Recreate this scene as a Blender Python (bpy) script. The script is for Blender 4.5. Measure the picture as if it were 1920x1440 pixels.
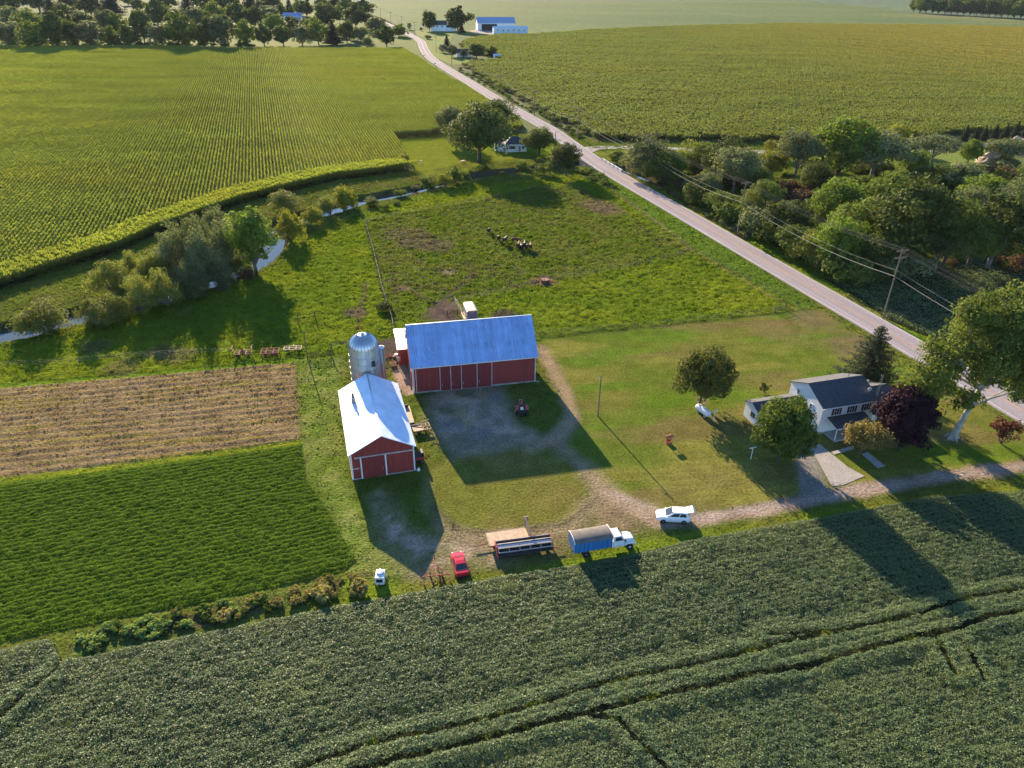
import bpy, math, random
import numpy as np
from mathutils import Matrix, Vector
for o in list(bpy.data.objects): bpy.data.objects.remove(o)
SC = bpy.context.scene
C = SC.collection
rad = math.radians

# ---------------------------------------------------------------- camera, sky, sun, exposure
CAMF, PITCH, ROLL, CAMH = 1380.037, rad(30.094), rad(0.8005), 66.0
_c, _s = math.cos(PITCH), math.sin(PITCH)
FW = np.array([0, _c, -_s]); RT = np.array([1., 0, 0]); UP = np.array([0, _s, _c])
RT, UP = math.cos(ROLL)*RT+math.sin(ROLL)*UP, -math.sin(ROLL)*RT+math.cos(ROLL)*UP
cam = bpy.data.cameras.new('camera'); cam.sensor_width = 36; cam.lens = CAMF/1920*36
cam.clip_start = 1; cam.clip_end = 30000
co = bpy.data.objects.new('camera', cam); C.objects.link(co); SC.camera = co
M = Matrix.Identity(4)
for i in range(3):
    M[i][0] = RT[i]; M[i][1] = UP[i]; M[i][2] = -FW[i]
M[2][3] = CAMH
co.matrix_world = M
SUN_AZ, SUN_EL = rad(-21.4), rad(18.0)      # from +Y towards +X
w = bpy.data.worlds.new('World'); SC.world = w; w.use_nodes = True
nt = w.node_tree
sky = nt.nodes.new('ShaderNodeTexSky'); sky.sky_type = 'NISHITA'; sky.sun_disc = False
sky.sun_elevation = SUN_EL; sky.sun_rotation = SUN_AZ
sky.air_density = 1.0; sky.dust_density = 0.0; sky.ozone_density = 5.0
bg = nt.nodes['Background']; nt.links.new(sky.outputs[0], bg.inputs[0]); bg.inputs[1].default_value = 0.095
sl = bpy.data.lights.new('sun', 'SUN'); sl.energy = 5.0; sl.angle = rad(0.5); sl.color = (1.0, 0.81, 0.55)
so = bpy.data.objects.new('sun', sl); C.objects.link(so)
sd = Vector((math.sin(SUN_AZ)*math.cos(SUN_EL), math.cos(SUN_AZ)*math.cos(SUN_EL), math.sin(SUN_EL)))
so.rotation_euler = sd.to_track_quat('Z', 'Y').to_euler(); so.location = (-60, 150, 120)
SC.view_settings.view_transform = 'Standard'; SC.view_settings.look = 'None'
SC.view_settings.exposure = 1.8
SC.render.engine = 'CYCLES'
SC.cycles.max_bounces = 6; SC.cycles.transparent_max_bounces = 8

# ---------------------------------------------------------------- measuring the place from the photograph
def G(x, y, z=0.0):
    d = FW+(x-960)/CAMF*RT-(y-720)/CAMF*UP
    t = (z-CAMH)/d[2]
    return np.array([0, 0, CAMH])+t*d
def G2(x, y, z=0.0): return G(x, y, z)[:2]
def pj(Q):
    d = np.asarray(Q, float)-np.array([0, 0, CAMH]); z = d@FW
    return 960+CAMF*(d@RT)/z, 720-CAMF*(d@UP)/z
def height_at(g, y):
    lo, hi = 0., 90.
    for _ in range(40):
        m = (lo+hi)/2
        if pj([g[0], g[1], m])[1] > y: lo = m
        else: hi = m
    return lo
def scale_at(g): return CAMF/((np.asarray(g)-np.array([0, 0, CAMH]))@FW)   # pixels per metre there
def yaw_px(a, b):
    p, q = G(*a), G(*b); return math.atan2(q[1]-p[1], q[0]-p[0])
def Gs(pts, z=0.0): return np.array([G2(x, y, z) for x, y in pts])

# ---------------------------------------------------------------- objects, things, parts
def tag(o, label=None, cat=None, group=None, kind=None):
    if label: o['label'] = label
    if cat: o['category'] = cat
    if group: o['group'] = group
    if kind: o['kind'] = kind
    return o
def thing(name, label, cat, loc=(0, 0, 0), rotz=0.0, group=None):
    o = bpy.data.objects.new(name, None); C.objects.link(o)
    o.empty_display_size = 0.2
    o.location = (loc[0], loc[1], loc[2] if len(loc) > 2 else 0); o.rotation_euler = (0, 0, rotz)
    return tag(o, label, cat, group)
def copy_tree(root, loc, rotz=0.0, scale=(1, 1, 1), label=None, group=None):
    r = root.copy(); C.objects.link(r)
    r.location = loc; r.rotation_euler = (0, 0, rotz); r.scale = scale
    if label: r['label'] = label
    if group: r['group'] = group
    for ch in list(root.children):
        k = ch.copy(); C.objects.link(k); k.parent = r
        for g in list(ch.children):
            d = g.copy(); C.objects.link(d); d.parent = k
    return r

class MB:
    def __init__(s): s.v = []; s.f = []
    def add(s, vs, fs):
        n = len(s.v); s.v += [tuple(map(float, p)) for p in vs]; s.f += [tuple(i+n for i in f) for f in fs]; return s
    def box(s, x0, x1, y0, y1, z0, z1):
        return s.add([(x0,y0,z0),(x1,y0,z0),(x1,y1,z0),(x0,y1,z0),(x0,y0,z1),(x1,y0,z1),(x1,y1,z1),(x0,y1,z1)],
                     [(0,3,2,1),(4,5,6,7),(0,1,5,4),(1,2,6,5),(2,3,7,6),(3,0,4,7)])
    def bar(s, p, q, w, h=None):
        h = h or w; p = Vector(p); q = Vector(q); d = (q-p).normalized()
        u = d.cross(Vector((0, 0, 1)))
        u = Vector((1, 0, 0)) if u.length < 1e-4 else u.normalized()
        n = u.cross(d); u *= w/2; n *= h/2
        vs = [p-u-n, p+u-n, p+u+n, p-u+n, q-u-n, q+u-n, q+u+n, q-u+n]
        return s.add(vs, [(3,2,1,0),(4,5,6,7),(0,1,5,4),(1,2,6,5),(2,3,7,6),(3,0,4,7)])
    def cyl(s, p, q, r0, r1=None, n=10, cap=True):
        r1 = r0 if r1 is None else r1
        p = Vector(p); q = Vector(q); d = (q-p).normalized()
        u = d.orthogonal().normalized(); t = d.cross(u)
        vs = []
        for c, r in ((p, r0), (q, r1)):
            for i in range(n):
                a = 2*math.pi*i/n; vs.append(c+(u*math.cos(a)+t*math.sin(a))*r)
        fs = [(i, (i+1) % n, n+(i+1) % n, n+i) for i in range(n)]
        if cap: fs += [tuple(range(n-1, -1, -1)), tuple(range(n, 2*n))]
        return s.add(vs, fs)
    def tube(s, pts, r, n=6):
        pts = [Vector(p) for p in pts]; rr = r if hasattr(r, '__len__') else [r]*len(pts)
        vs = []
        for k, p in enumerate(pts):
            d = (pts[min(k+1, len(pts)-1)]-pts[max(k-1, 0)]).normalized()
            ref = Vector((0, 0, 1)) if abs(d.z) < 0.9 else Vector((1, 0, 0))
            u = d.cross(ref).normalized(); t = d.cross(u)
            for i in range(n):
                a = 2*math.pi*i/n; vs.append(p+(u*math.cos(a)+t*math.sin(a))*rr[k])
        fs = []
        for k in range(len(pts)-1):
            for i in range(n):
                j = (i+1) % n; fs.append((k*n+j, k*n+i, (k+1)*n+i, (k+1)*n+j))
        fs += [tuple(range(n)), tuple(range(len(pts)*n-1, (len(pts)-1)*n-1, -1))]
        return s.add(vs, fs)
    def prism(s, pts, vec):
        n = len(pts); a = [Vector(p) for p in pts]; b = [p+Vector(vec) for p in a]
        return s.add(a+b, [tuple(range(n-1, -1, -1)), tuple(range(n, 2*n))]+[(i, (i+1) % n, n+(i+1) % n, n+i) for i in range(n)])
    def loft(s, rings, cap=True):
        n = len(rings[0]); vs = [p for r in rings for p in r]; fs = []
        for k in range(len(rings)-1):
            for i in range(n):
                j = (i+1) % n; fs.append((k*n+i, k*n+j, (k+1)*n+j, (k+1)*n+i))
        if cap: fs += [tuple(range(n-1, -1, -1)), tuple(range((len(rings)-1)*n, len(rings)*n))]
        return s.add(vs, fs)
    def lathe(s, prof, c=(0, 0, 0), n=16, axis='z'):
        rings = []
        for r, z in prof:
            ring = []
            for i in range(n):
                a = 2*math.pi*i/n; x, y = r*math.cos(a), r*math.sin(a)
                p = {'z': (x, y, z), 'x': (z, x, y), 'y': (y, z, x)}[axis]
                ring.append((c[0]+p[0], c[1]+p[1], c[2]+p[2]))
            rings.append(ring)
        return s.loft(rings)
    def quad(s, a, b, c, d): return s.add([a, b, c, d], [(0, 1, 2, 3)])
    def sphere(s, c, r, nu=12, nv=8):
        r = r if hasattr(r, '__len__') else (r, r, r)
        rings = []
        for k in range(nv+1):
            t = -math.pi/2+math.pi*k/nv; cr = max(math.cos(t), 0.02)
            rings.append([(c[0]+r[0]*cr*math.cos(2*math.pi*i/nu), c[1]+r[1]*cr*math.sin(2*math.pi*i/nu), c[2]+r[2]*math.sin(t)) for i in range(nu)])
        return s.loft(rings)
    def build(s, name, mat, parent=None, smooth=False, bevel=0.0, label=None):
        me = bpy.data.meshes.new(name); me.from_pydata(s.v, [], s.f); me.update()
        o = bpy.data.objects.new(name, me); C.objects.link(o)
        me.materials.append(mat)
        if smooth:
            me.polygons.foreach_set('use_smooth', [True]*len(me.polygons))
            try: me.set_sharp_from_angle(angle=rad(40))
            except Exception: pass
        if parent: o.parent = parent
        if bevel:
            b = o.modifiers.new('bevel', 'BEVEL'); b.width = bevel; b.segments = 2; b.limit_method = 'ANGLE'
        if label: o['label'] = label
        return o
def qmesh(name, V, col=None, mat=None, parent=None, faces=None, smooth=False):
    """mesh of loose quads V (n,4,3) with a colour per face, or an indexed mesh when faces is given"""
    me = bpy.data.meshes.new(name)
    if faces is None:
        n = len(V); me.vertices.add(n*4); me.vertices.foreach_set('co', np.ascontiguousarray(V, np.float32).ravel())
        me.loops.add(n*4); me.loops.foreach_set('vertex_index', np.arange(n*4, dtype=np.int32))
        me.polygons.add(n); me.polygons.foreach_set('loop_start', np.arange(0, n*4, 4, dtype=np.int32))
        dom = 'FACE'
    else:
        n = len(faces); me.vertices.add(len(V)); me.vertices.foreach_set('co', np.ascontiguousarray(V, np.float32).ravel())
        me.loops.add(n*4); me.loops.foreach_set('vertex_index', np.ascontiguousarray(faces, np.int32).ravel())
        me.polygons.add(n); me.polygons.foreach_set('loop_start', np.arange(0, n*4, 4, dtype=np.int32))
        dom = 'POINT'
    if smooth: me.polygons.foreach_set('use_smooth', np.ones(n, bool))
    me.update(calc_edges=True)
    if col is not None:
        c4 = np.ones((len(col), 4), np.float32); c4[:, :3] = col
        a = me.attributes.new('Col', 'FLOAT_COLOR', dom); a.data.foreach_set('color', c4.ravel())
    if mat: me.materials.append(mat)
    if name.startswith('_'): return me
    o = bpy.data.objects.new(name, me); C.objects.link(o)
    if parent: o.parent = parent
    return o

# ---------------------------------------------------------------- noise and areas (numpy)
def _hash(ix, iy, seed):
    h = (ix.astype(np.int64)*374761393+iy.astype(np.int64)*668265263+seed*1442695041) & 0x7fffffff
    h = ((h ^ (h >> 13))*1274126177) & 0x7fffffff
    return ((h ^ (h >> 16)) & 0xffff)/65535.0
def vnoise(x, y, seed=0):
    ix, iy = np.floor(x), np.floor(y); fx, fy = x-ix, y-iy
    fx = fx*fx*(3-2*fx); fy = fy*fy*(3-2*fy)
    a, b = _hash(ix, iy, seed), _hash(ix+1, iy, seed); c, d = _hash(ix, iy+1, seed), _hash(ix+1, iy+1, seed)
    return (a+(b-a)*fx)*(1-fy)+(c+(d-c)*fx)*fy
def fbm(x, y, seed=0, octv=3):
    t = 0; amp = 0.5; tot = 0
    for k in range(octv):
        t = t+amp*vnoise(x*2**k, y*2**k, seed+17*k); tot += amp; amp *= .5
    return t/tot
def sdf(poly, x, y):
    """signed distance, positive inside"""
    P = np.asarray(poly); n = len(P); d2 = np.full(x.shape, 1e18); ins = np.zeros(x.shape, bool)
    for i in range(n):
        a, b = P[i], P[(i+1) % n]; e = b-a
        wx, wy = x-a[0], y-a[1]
        t = np.clip((wx*e[0]+wy*e[1])/(e@e+1e-12), 0, 1)
        d2 = np.minimum(d2, (wx-t*e[0])**2+(wy-t*e[1])**2)
        if abs(e[1]) > 1e-9:
            cr = ((a[1] > y) != (b[1] > y)) & (x < e[0]*(y-a[1])/e[1]+a[0]); ins ^= cr
    d = np.sqrt(d2); return np.where(ins, d, -d)
def ldist(line, x, y):
    P = np.asarray(line); d2 = np.full(x.shape, 1e18)
    for a, b in zip(P[:-1], P[1:]):
        e = b-a; wx, wy = x-a[0], y-a[1]
        t = np.clip((wx*e[0]+wy*e[1])/(e@e+1e-12), 0, 1)
        d2 = np.minimum(d2, (wx-t*e[0])**2+(wy-t*e[1])**2)
    return np.sqrt(d2)
def inside_pts(poly, n, rs, margin=0.0):
    P = np.asarray(poly); lo, hi = P.min(0), P.max(0)
    p = rs.uniform(lo, hi, (n, 2)); d = sdf(P, p[:, 0], p[:, 1]); return p[d > margin], d[d > margin]
def poly_area(P):
    x, y = np.asarray(P).T; return abs(np.dot(x, np.roll(y, -1))-np.dot(y, np.roll(x, -1)))/2

# ---------------------------------------------------------------- materials
class NT:
    def __init__(s, name):
        s.m = bpy.data.materials.new(name); s.m.use_nodes = True; s.t = s.m.node_tree
        s.b = s.t.nodes['Principled BSDF']; s.out = s.t.nodes['Material Output']
    def n(s, typ, **kw):
        k = s.t.nodes.new('ShaderNode'+typ)
        for a, v in kw.items(): setattr(k, a, v)
        return k
    def l(s, a, b): s.t.links.new(a, b)
    def pos(s): return s.n('NewGeometry').outputs['Position']
    def noise(s, vec, scale, detail=3, rough=.55, dist=0.0):
        k = s.n('TexNoise'); k.inputs['Scale'].default_value = scale; k.inputs['Detail'].default_value = detail
        k.inputs['Roughness'].default_value = rough; k.inputs['Distortion'].default_value = dist
        if vec is not None: s.l(vec, k.inputs['Vector'])
        return k.outputs['Fac']
    def rng(s, v, a, b, c, d):
        k = s.n('MapRange'); s.l(v, k.inputs[0])
        for i, q in enumerate((a, b, c, d)): k.inputs[i+1].default_value = q
        return k.outputs[0]
    def mul(s, col, fac):
        k = s.n('Mix', data_type='RGBA', blend_type='MULTIPLY'); k.inputs[0].default_value = 1
        s.put(col, k.inputs[6]); s.put(fac, k.inputs[7]); return k.outputs[2]
    def mix(s, f, a, b):
        k = s.n('Mix', data_type='RGBA'); s.put(f, k.inputs[0]); s.put(a, k.inputs[6]); s.put(b, k.inputs[7]); return k.outputs[2]
    def put(s, v, sock):
        if hasattr(v, 'is_output') or hasattr(v, 'links'): s.l(v, sock)
        elif isinstance(v, (int, float)): sock.default_value = v
        else: sock.default_value = (*v, 1) if len(v) == 3 else v
    def bump(s, h, strength=.5, dist=.1):
        k = s.n('Bump'); k.inputs['Strength'].default_value = strength; k.inputs['Distance'].default_value = dist
        s.l(h, k.inputs['Height']); s.l(k.outputs[0], s.b.inputs['Normal']); return k.outputs[0]
def mat(name, col, rough=.6, metal=0.0, var=.25, scale=3.0, spec=.4, coat=0.0, dirt=None):
    t = NT(name); g = t.n('TexCoord').outputs['Object']
    f = t.rng(t.noise(g, scale, 4), .3, .7, 1-var, 1+var*.5)
    c = t.mul(col, f)
    if dirt: c = t.mix(t.rng(t.noise(g, scale*.35, 5, .65), .5, .72, 0, dirt[1]), c, dirt[0])
    t.l(c, t.b.inputs['Base Color']); t.b.inputs['Roughness'].default_value = rough
    t.b.inputs['Metallic'].default_value = metal; t.b.inputs['Specular IOR Level'].default_value = spec
    t.b.inputs['Coat Weight'].default_value = coat
    return t.m
def leafmat(name, col, trans=.35, var=.3, rough=.7, spec=.08, tcol=None):
    t = NT(name)
    a = t.n('Attribute'); a.attribute_name = 'Col'
    oi = t.n('ObjectInfo')
    c = t.mul(col, a.outputs['Color'])
    f = t.rng(oi.outputs['Random'], 0, 1, 1-var, 1+var)
    c = t.mul(c, f)
    t.l(c, t.b.inputs['Base Color']); t.b.inputs['Roughness'].default_value = rough; t.b.inputs['Specular IOR Level'].default_value = spec
    tr = t.n('BsdfTranslucent')
    t.l(t.mul(c, tcol or (1.25, 1.2, .6)), tr.inputs['Color'])
    mx = t.n('MixShader'); mx.inputs[0].default_value = trans
    t.l(t.b.outputs[0], mx.inputs[1]); t.l(tr.outputs[0], mx.inputs[2]); t.l(mx.outputs[0], t.out.inputs['Surface'])
    return t.m
def metalroof(name, col, rib=0.3, rough=.35, metal=.75, axis=0, rust=0.0):
    t = NT(name); g = t.n('TexCoord').outputs['Object']
    sx = t.n('SeparateXYZ'); t.l(g, sx.inputs[0])
    w_ = t.n('TexWave', wave_profile='SIN', bands_direction='XYZ'[axis]); w_.inputs['Scale'].default_value = .314/rib
    t.l(g, w_.inputs['Vector'])
    t.bump(w_.outputs['Fac'], .6, .04)
    c = t.mul(col, t.rng(t.noise(g, .5, 5, .6), .3, .7, .82, 1.08))
    if rust: c = t.mix(t.rng(t.noise(g, 1.1, 6, .7), .55, .8, 0, rust), c, (.23, .17, .13))
    if rust:
        mp = t.n('Mapping'); mp.inputs['Scale'].default_value = (5, .22, .22); t.l(g, mp.inputs[0])
        bz = t.n('SeparateXYZ'); t.l(g, bz.inputs[0]); bw = t.n('TexWave', bands_direction='Z'); bw.inputs['Scale'].default_value = .314/2.1; t.l(g, bw.inputs['Vector'])
        k = t.n('Math', operation='MULTIPLY'); t.l(t.rng(t.noise(mp.outputs[0], 1.0, 4, .7), .52, .68, 0, 1), k.inputs[0]); t.l(t.rng(bw.outputs['Fac'], .55, .95, .12, .75), k.inputs[1])
        c = t.mix(k.outputs[0], c, (.17, .20, .27))
        c = t.mul(c, t.rng(t.noise(mp.outputs[0], .3, 3), .35, .65, .86, 1.08))
    t.l(c, t.b.inputs['Base Color']); t.b.inputs['Roughness'].default_value = rough; t.b.inputs['Metallic'].default_value = metal
    t.l(t.rng(t.noise(g, 2.2, 4), .3, .7, rough-.07, rough+.1), t.b.inputs['Roughness'])
    return t.m
def siding(name, col, pitch=.25, axis=0, var=.2, rough=.65):
    t = NT(name); g = t.n('TexCoord').outputs['Object']
    w_ = t.n('TexWave', wave_profile='SAW', bands_direction='XYZ'[axis]); w_.inputs['Scale'].default_value = .314/pitch
    t.l(g, w_.inputs['Vector']); t.bump(w_.outputs['Fac'], .5, .03)
    mp = t.n('Mapping'); mp.inputs['Scale'].default_value = (4.5, 4.5, .16) if axis < 2 else (.4, .4, 3); t.l(g, mp.inputs[0])
    c = t.mul(col, t.rng(t.noise(mp.outputs[0], 1.0, 5, .6), .3, .75, 1-var, 1+var*.6))
    t.l(c, t.b.inputs['Base Color']); t.b.inputs['Roughness'].default_value = rough
    return t.m
def groundmat(name):
    t = NT(name); p = t.pos()
    a = t.n('Attribute'); a.attribute_name = 'Col'
    f1 = t.noise(p, 2.6, 4, .6); f2 = t.noise(p, .35, 4, .6); f3 = t.noise(p, 9.0, 2, .5)
    c = t.mul(a.outputs['Color'], t.rng(f1, .3, .7, .6, 1.35))
    c = t.mul(c, t.rng(f2, .3, .7, .8, 1.18))
    c = t.mul(c, t.rng(f3, .3, .7, .78, 1.2))
    t.l(c, t.b.inputs['Base Color']); t.b.inputs['Roughness'].default_value = 1.0; t.b.inputs['Specular IOR Level'].default_value = 0
    am = t.n('Attribute'); am.attribute_name = 'Bump'
    h = t.n('Math', operation='MULTIPLY'); t.l(f1, h.inputs[0]); t.l(am.outputs['Fac'], h.inputs[1])
    t.bump(h.outputs[0], 1.0, .35)
    return t.m
def flatmat(name, c1, c2, scale, stretch=(1, 1, 1), rot=0.0, bump=.3, c3=None, fine=1.0):
    t = NT(name); p = t.pos()
    mp = t.n('Mapping'); mp.inputs['Scale'].default_value = stretch; mp.inputs['Rotation'].default_value = (0, 0, rot); t.l(p, mp.inputs[0])
    f = t.noise(mp.outputs[0], scale, 5, .6)
    c = t.mix(t.rng(f, .35, .65, 0, 1), c1, c2)
    if c3: c = t.mix(t.rng(t.noise(mp.outputs[0], scale*.3, 4), .52, .66, 0, 1), c, c3)
    fn = t.noise(p, fine, 3, .6)
    c = t.mul(c, t.rng(fn, .3, .7, .75, 1.25))
    t.l(c, t.b.inputs['Base Color']); t.b.inputs['Roughness'].default_value = 1.0; t.b.inputs['Specular IOR Level'].default_value = .03
    if bump: t.bump(fn, bump, .4)
    return t.m
# ---------------------------------------------------------------- the ground near the farm: one graded surface, split by use
ROWDIR = rad(107.5)                       # bearing of the field rows, from +X
rs = np.random.RandomState(7)
X0, X1, Y0, Y1, ST = -152., 152., 36., 332., .5
gx = np.arange(X0, X1+.01, ST); gy = np.arange(Y0, Y1+.01, ST)
NX, NY = len(gx), len(gy)
XX, YY = np.meshgrid(gx, gy); XF, YF = XX.ravel(), YY.ravel()
WZ = -1.25
CREEK = Gs([(-160, 668), (0, 634), (60, 622), (130, 606), (200, 590), (265, 574), (310, 562), (370, 542), (440, 522), (488, 492), (508, 468),
            (514, 446), (540, 425), (598, 404), (640, 392), (690, 379), (760, 366), (830, 348), (905, 332), (1000, 322), (1090, 312), (1160, 318), (1230, 345)], WZ)
cw = np.interp(np.arange(len(CREEK)), [0, 8, 10, 13, 17, 22], [2.7, 2.3, 2.2, 2.5, 1.0, 1.0])
n1 = fbm(XF/9, YF/9, 3); n2 = fbm(XF/2.2, YF/2.2, 5); n3 = fbm(XF/.9, YF/.9, 9, 2); n4 = fbm(XF/28, YF/28, 11)
n5 = fbm(XF/4.5, YF/4.5, 23)
def dcreek(x, y): return ldist(CREEK, x, y)
DC = dcreek(XF, YF)
WOB = (n2-.5)*1.6+(n1-.5)*1.6
# name, pixel outline, colour a, colour b, patch field, bump, tussock height, edge softness, edge wobble
lawn_px = [(1012, 634), (1250, 610), (1480, 585), (1535, 578), (1620, 640), (1722, 700), (1960, 830), (1960, 868), (1820, 880), (1600, 905), (1420, 942), (1300, 962), (1210, 950), (1148, 922), (1085, 868), (1060, 832), (1085, 780), (1062, 715)]
pasture_px = [(-160, 700), (0, 640), (150, 610), (260, 585), (500, 505), (560, 445), (700, 395), (860, 348), (1085, 330), (1140, 350), (1290, 466), (1500, 570), (1480, 584), (1014, 632), (1000, 600), (750, 628), (738, 660), (640, 668), (560, 674), (0, 726), (-160, 745)]
paddock_px = [(684, 416), (760, 402), (912, 374), (1010, 352), (1090, 350), (1305, 475), (1160, 505), (1020, 532), (880, 560), (770, 590), (738, 602)]
AREAS = [
 ('meadow', None, (.075, .105, .016), (.10, .115, .022), n1, .5, .10, 1, 0),
 ('pasture', pasture_px, (.098, .142, .012), (.132, .165, .014), n1, 1.5, .32, 1.5, 1),
 ('paddock', paddock_px, (.082, .118, .013), (.10, .118, .022), n5, 1.6, .34, 2.0, 1),
 ('cottage_lawn', [(748, 262), (800, 258), (850, 262), (960, 262), (1035, 272), (1050, 290), (1000, 300), (900, 308), (880, 318), (872, 324), (840, 326), (786, 330)], (.105, .165, .014), (.14, .16, .02), n4, .2, .02, .6, .2),
 ('lane_lawn', [(1104, 286), (1180, 281), (1280, 283), (1460, 289), (1620, 288), (1620, 310), (1460, 306), (1290, 300), (1180, 306), (1120, 296)], (.17, .17, .03), (.14, .165, .025), n4, .2, .02, .6, .2),
 ('verge', [(1092, 318), (1130, 322), (1420, 500), (1590, 622), (1540, 590), (1490, 572), (1300, 470), (1150, 355)], (.088, .14, .018), (.08, .125, .016), n2, 1.2, .2, .8, .6),
 ('roadside_grass', [(1150, 300), (1215, 345), (1400, 460), (1560, 550), (1730, 652), (1760, 640), (1600, 540), (1440, 450), (1280, 350), (1180, 290)], (.11, .165, .016), (.14, .15, .03), n1, .6, .12, .8, .6),
 ('lawn', lawn_px, (.098, .128, .018), (.135, .135, .028), n1, .25, .02, .8, .3),
 ('hay_field', [(-200, 745), (0, 729), (280, 705), (553, 680), (560, 760), (565, 824), (280, 862), (0, 896), (-200, 920)], (.21, .152, .082), (.165, .117, .064), n5, .7, 0, .5, .5),
 ('grass_strip', [(-200, 736), (0, 720), (300, 697), (556, 673), (556, 679), (300, 703), (0, 728), (-200, 744)], (.125, .19, .015), (.11, .165, .018), n1, .5, .12, .3, .2),
 ('grass_strip', [(-200, 921), (0, 897), (280, 863), (566, 825), (567, 833), (280, 873), (0, 908), (-200, 932)], (.17, .20, .015), (.15, .18, .018), n1, .5, .12, .3, .2),
 ('alfalfa_field', [(-160, 932), (0, 908), (280, 873), (567, 833), (576, 900), (610, 950), (668, 1048), (645, 1072), (400, 1125), (200, 1165), (0, 1205), (-90, 1220)], (.065, .10, .012), (.072, .11, .014), n1, .6, 0, .4, .3),
 ('rough_grass', [(558, 672), (640, 668), (640, 740), (655, 895), (690, 1010), (770, 1080), (720, 1092), (650, 1085), (668, 1048), (610, 950), (576, 900), (566, 825)], (.11, .155, .026), (.15, .17, .045), n2, .8, .16, .8, .6),
 ('garden_bed', [(128, 1218), (290, 1160), (450, 1128), (690, 1076), (706, 1098), (560, 1130), (330, 1190), (130, 1236)], (.085, .062, .035), (.09, .12, .03), n5, .8, .1, .6, .5),
 ('meadow', [(640, 1078), (720, 1090), (800, 1096), (1060, 1046), (1220, 1010), (1380, 985), (1560, 955), (1960, 892), (1960, 930), (1560, 970), (1300, 1016), (1060, 1068), (860, 1100), (640, 1145)], (.12, .165, .015), (.12, .13, .022), n1, .4, .06, .4, .4),
 ('island_lawn', [(790, 885), (850, 850), (950, 830), (1040, 845), (1090, 890), (1104, 945), (1060, 975), (940, 995), (860, 990), (812, 950)], (.118, .125, .024), (.145, .125, .036), n1, .35, .03, 1.0, .5),
 ('yard_track', [(838, 1000), (940, 1003), (1060, 985), (1112, 948), (1095, 885), (1046, 838), (985, 832), (1046, 828), (1100, 872), (1150, 922), (1230, 950), (1240, 985), (1120, 1010), (1050, 1050), (930, 1060), (850, 1050)], (.185, .14, .08), (.13, .12, .045), n5, .6, .03, 1.2, 1.0),
 ('yard_track', [(1010, 655), (1024, 655), (1050, 700), (1078, 745), (1085, 790), (1055, 835), (1015, 832), (1062, 780), (1056, 745), (1030, 705)], (.21, .155, .085), (.16, .135, .055), n5, .5, .02, .8, .6),
 ('gravel_yard', [(800, 745), (842, 722), (930, 718), (945, 750), (975, 800), (1030, 812), (1072, 775), (1080, 785), (1040, 826), (960, 838), (900, 850), (850, 860), (815, 800)], (.32, .25, .19), (.20, .17, .115), n2, .5, 0, 1.6, 1.6),
 ('gravel_yard', [(690, 930), (715, 915), (745, 940), (760, 990), (800, 1010), (850, 1020), (930, 1030), (935, 1055), (870, 1062), (800, 1078), (770, 1080), (720, 1010)], (.34, .265, .205), (.15, .14, .065), n2, .6, 0, 1.4, 1.4),
 ('alley', [(738, 700), (752, 672), (768, 700), (778, 738), (762, 742), (748, 728)], (.33, .23, .18), (.27, .2, .16), n2, .3, 0, .3, .2),
 ('gravel_drive', [(1960, 858), (1800, 876), (1600, 908), (1420, 944), (1300, 963), (1235, 958), (1130, 912), (1118, 918), (1190, 962), (1232, 990), (1300, 988), (1420, 968), (1580, 938), (1760, 905), (1960, 882)], (.30, .225, .18), (.23, .165, .125), n5, .4, 0, .6, .5),
 ('gravel_drive', [(1492, 858), (1502, 820), (1520, 818), (1548, 905), (1560, 925), (1500, 930)], (.22, .2, .18), (.17, .16, .14), n2, .4, 0, .5, .3),
 ('bare_earth', [(785, 600), (800, 578), (832, 560), (862, 575), (868, 600), (830, 607)], (.085, .062, .05), (.11, .08, .06), n2, .8, .08, 1.2, 1.2),
 ('bare_earth', [(700, 640), (748, 632), (748, 672), (735, 690), (706, 660)], (.06, .05, .045), (.085, .068, .055), n2, .8, .05, 1.0, .8),
]
names = [a[0] for a in AREAS]
CID = np.zeros(len(XF), int); COL = np.zeros((len(XF), 3)); BMP = np.full(len(XF), .5); AMP = np.full(len(XF), .1)
SD = {}
for k, (nm, px, ca, cb, pf, bm, am, soft, wob) in enumerate(AREAS):
    m = np.clip((pf-.38)/.26, 0, 1)[:, None]
    col = np.array(ca)*(1-m)+np.array(cb)*m
    if px is None: COL[:] = col; continue
    d = sdf(Gs(px), XF, YF); SD[k] = d
    dd = d+WOB*wob
    wgt = np.clip(dd/soft*.5+.5, 0, 1)
    COL = COL*(1-wgt[:, None])+col*wgt[:, None]; BMP = BMP*(1-wgt)+bm*wgt; AMP = AMP*(1-wgt)+am*wgt
    CID[wgt > .5] = k
K = {}
for k, nm in enumerate(names): K.setdefault(nm, []).append(k)
def is_area(nm): return np.isin(CID, K[nm])
def blend(mask_w, col):
    global COL
    wv = np.clip(mask_w, 0, 1)[:, None]; COL = COL*(1-wv)+np.array(col)*wv
def spots(px, r, col, strength=1.0, wob=.6):
    for (x, y), rr in zip(px, r if hasattr(r, '__len__') else [r]*len(px)):
        g = G2(x, y); d = np.hypot(XF-g[0], (YF-g[1])/1.0)
        blend(np.clip(1-(d-rr*(.4+wob*n2))/(rr*.5), 0, 1)*strength, col)
def lines(px, wd, col, strength=.8):
    d = ldist(Gs(px), XF, YF); blend(np.clip(1.3-(d+(n2-.5)*wd)/wd, 0, 1)*strength, col)
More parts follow.
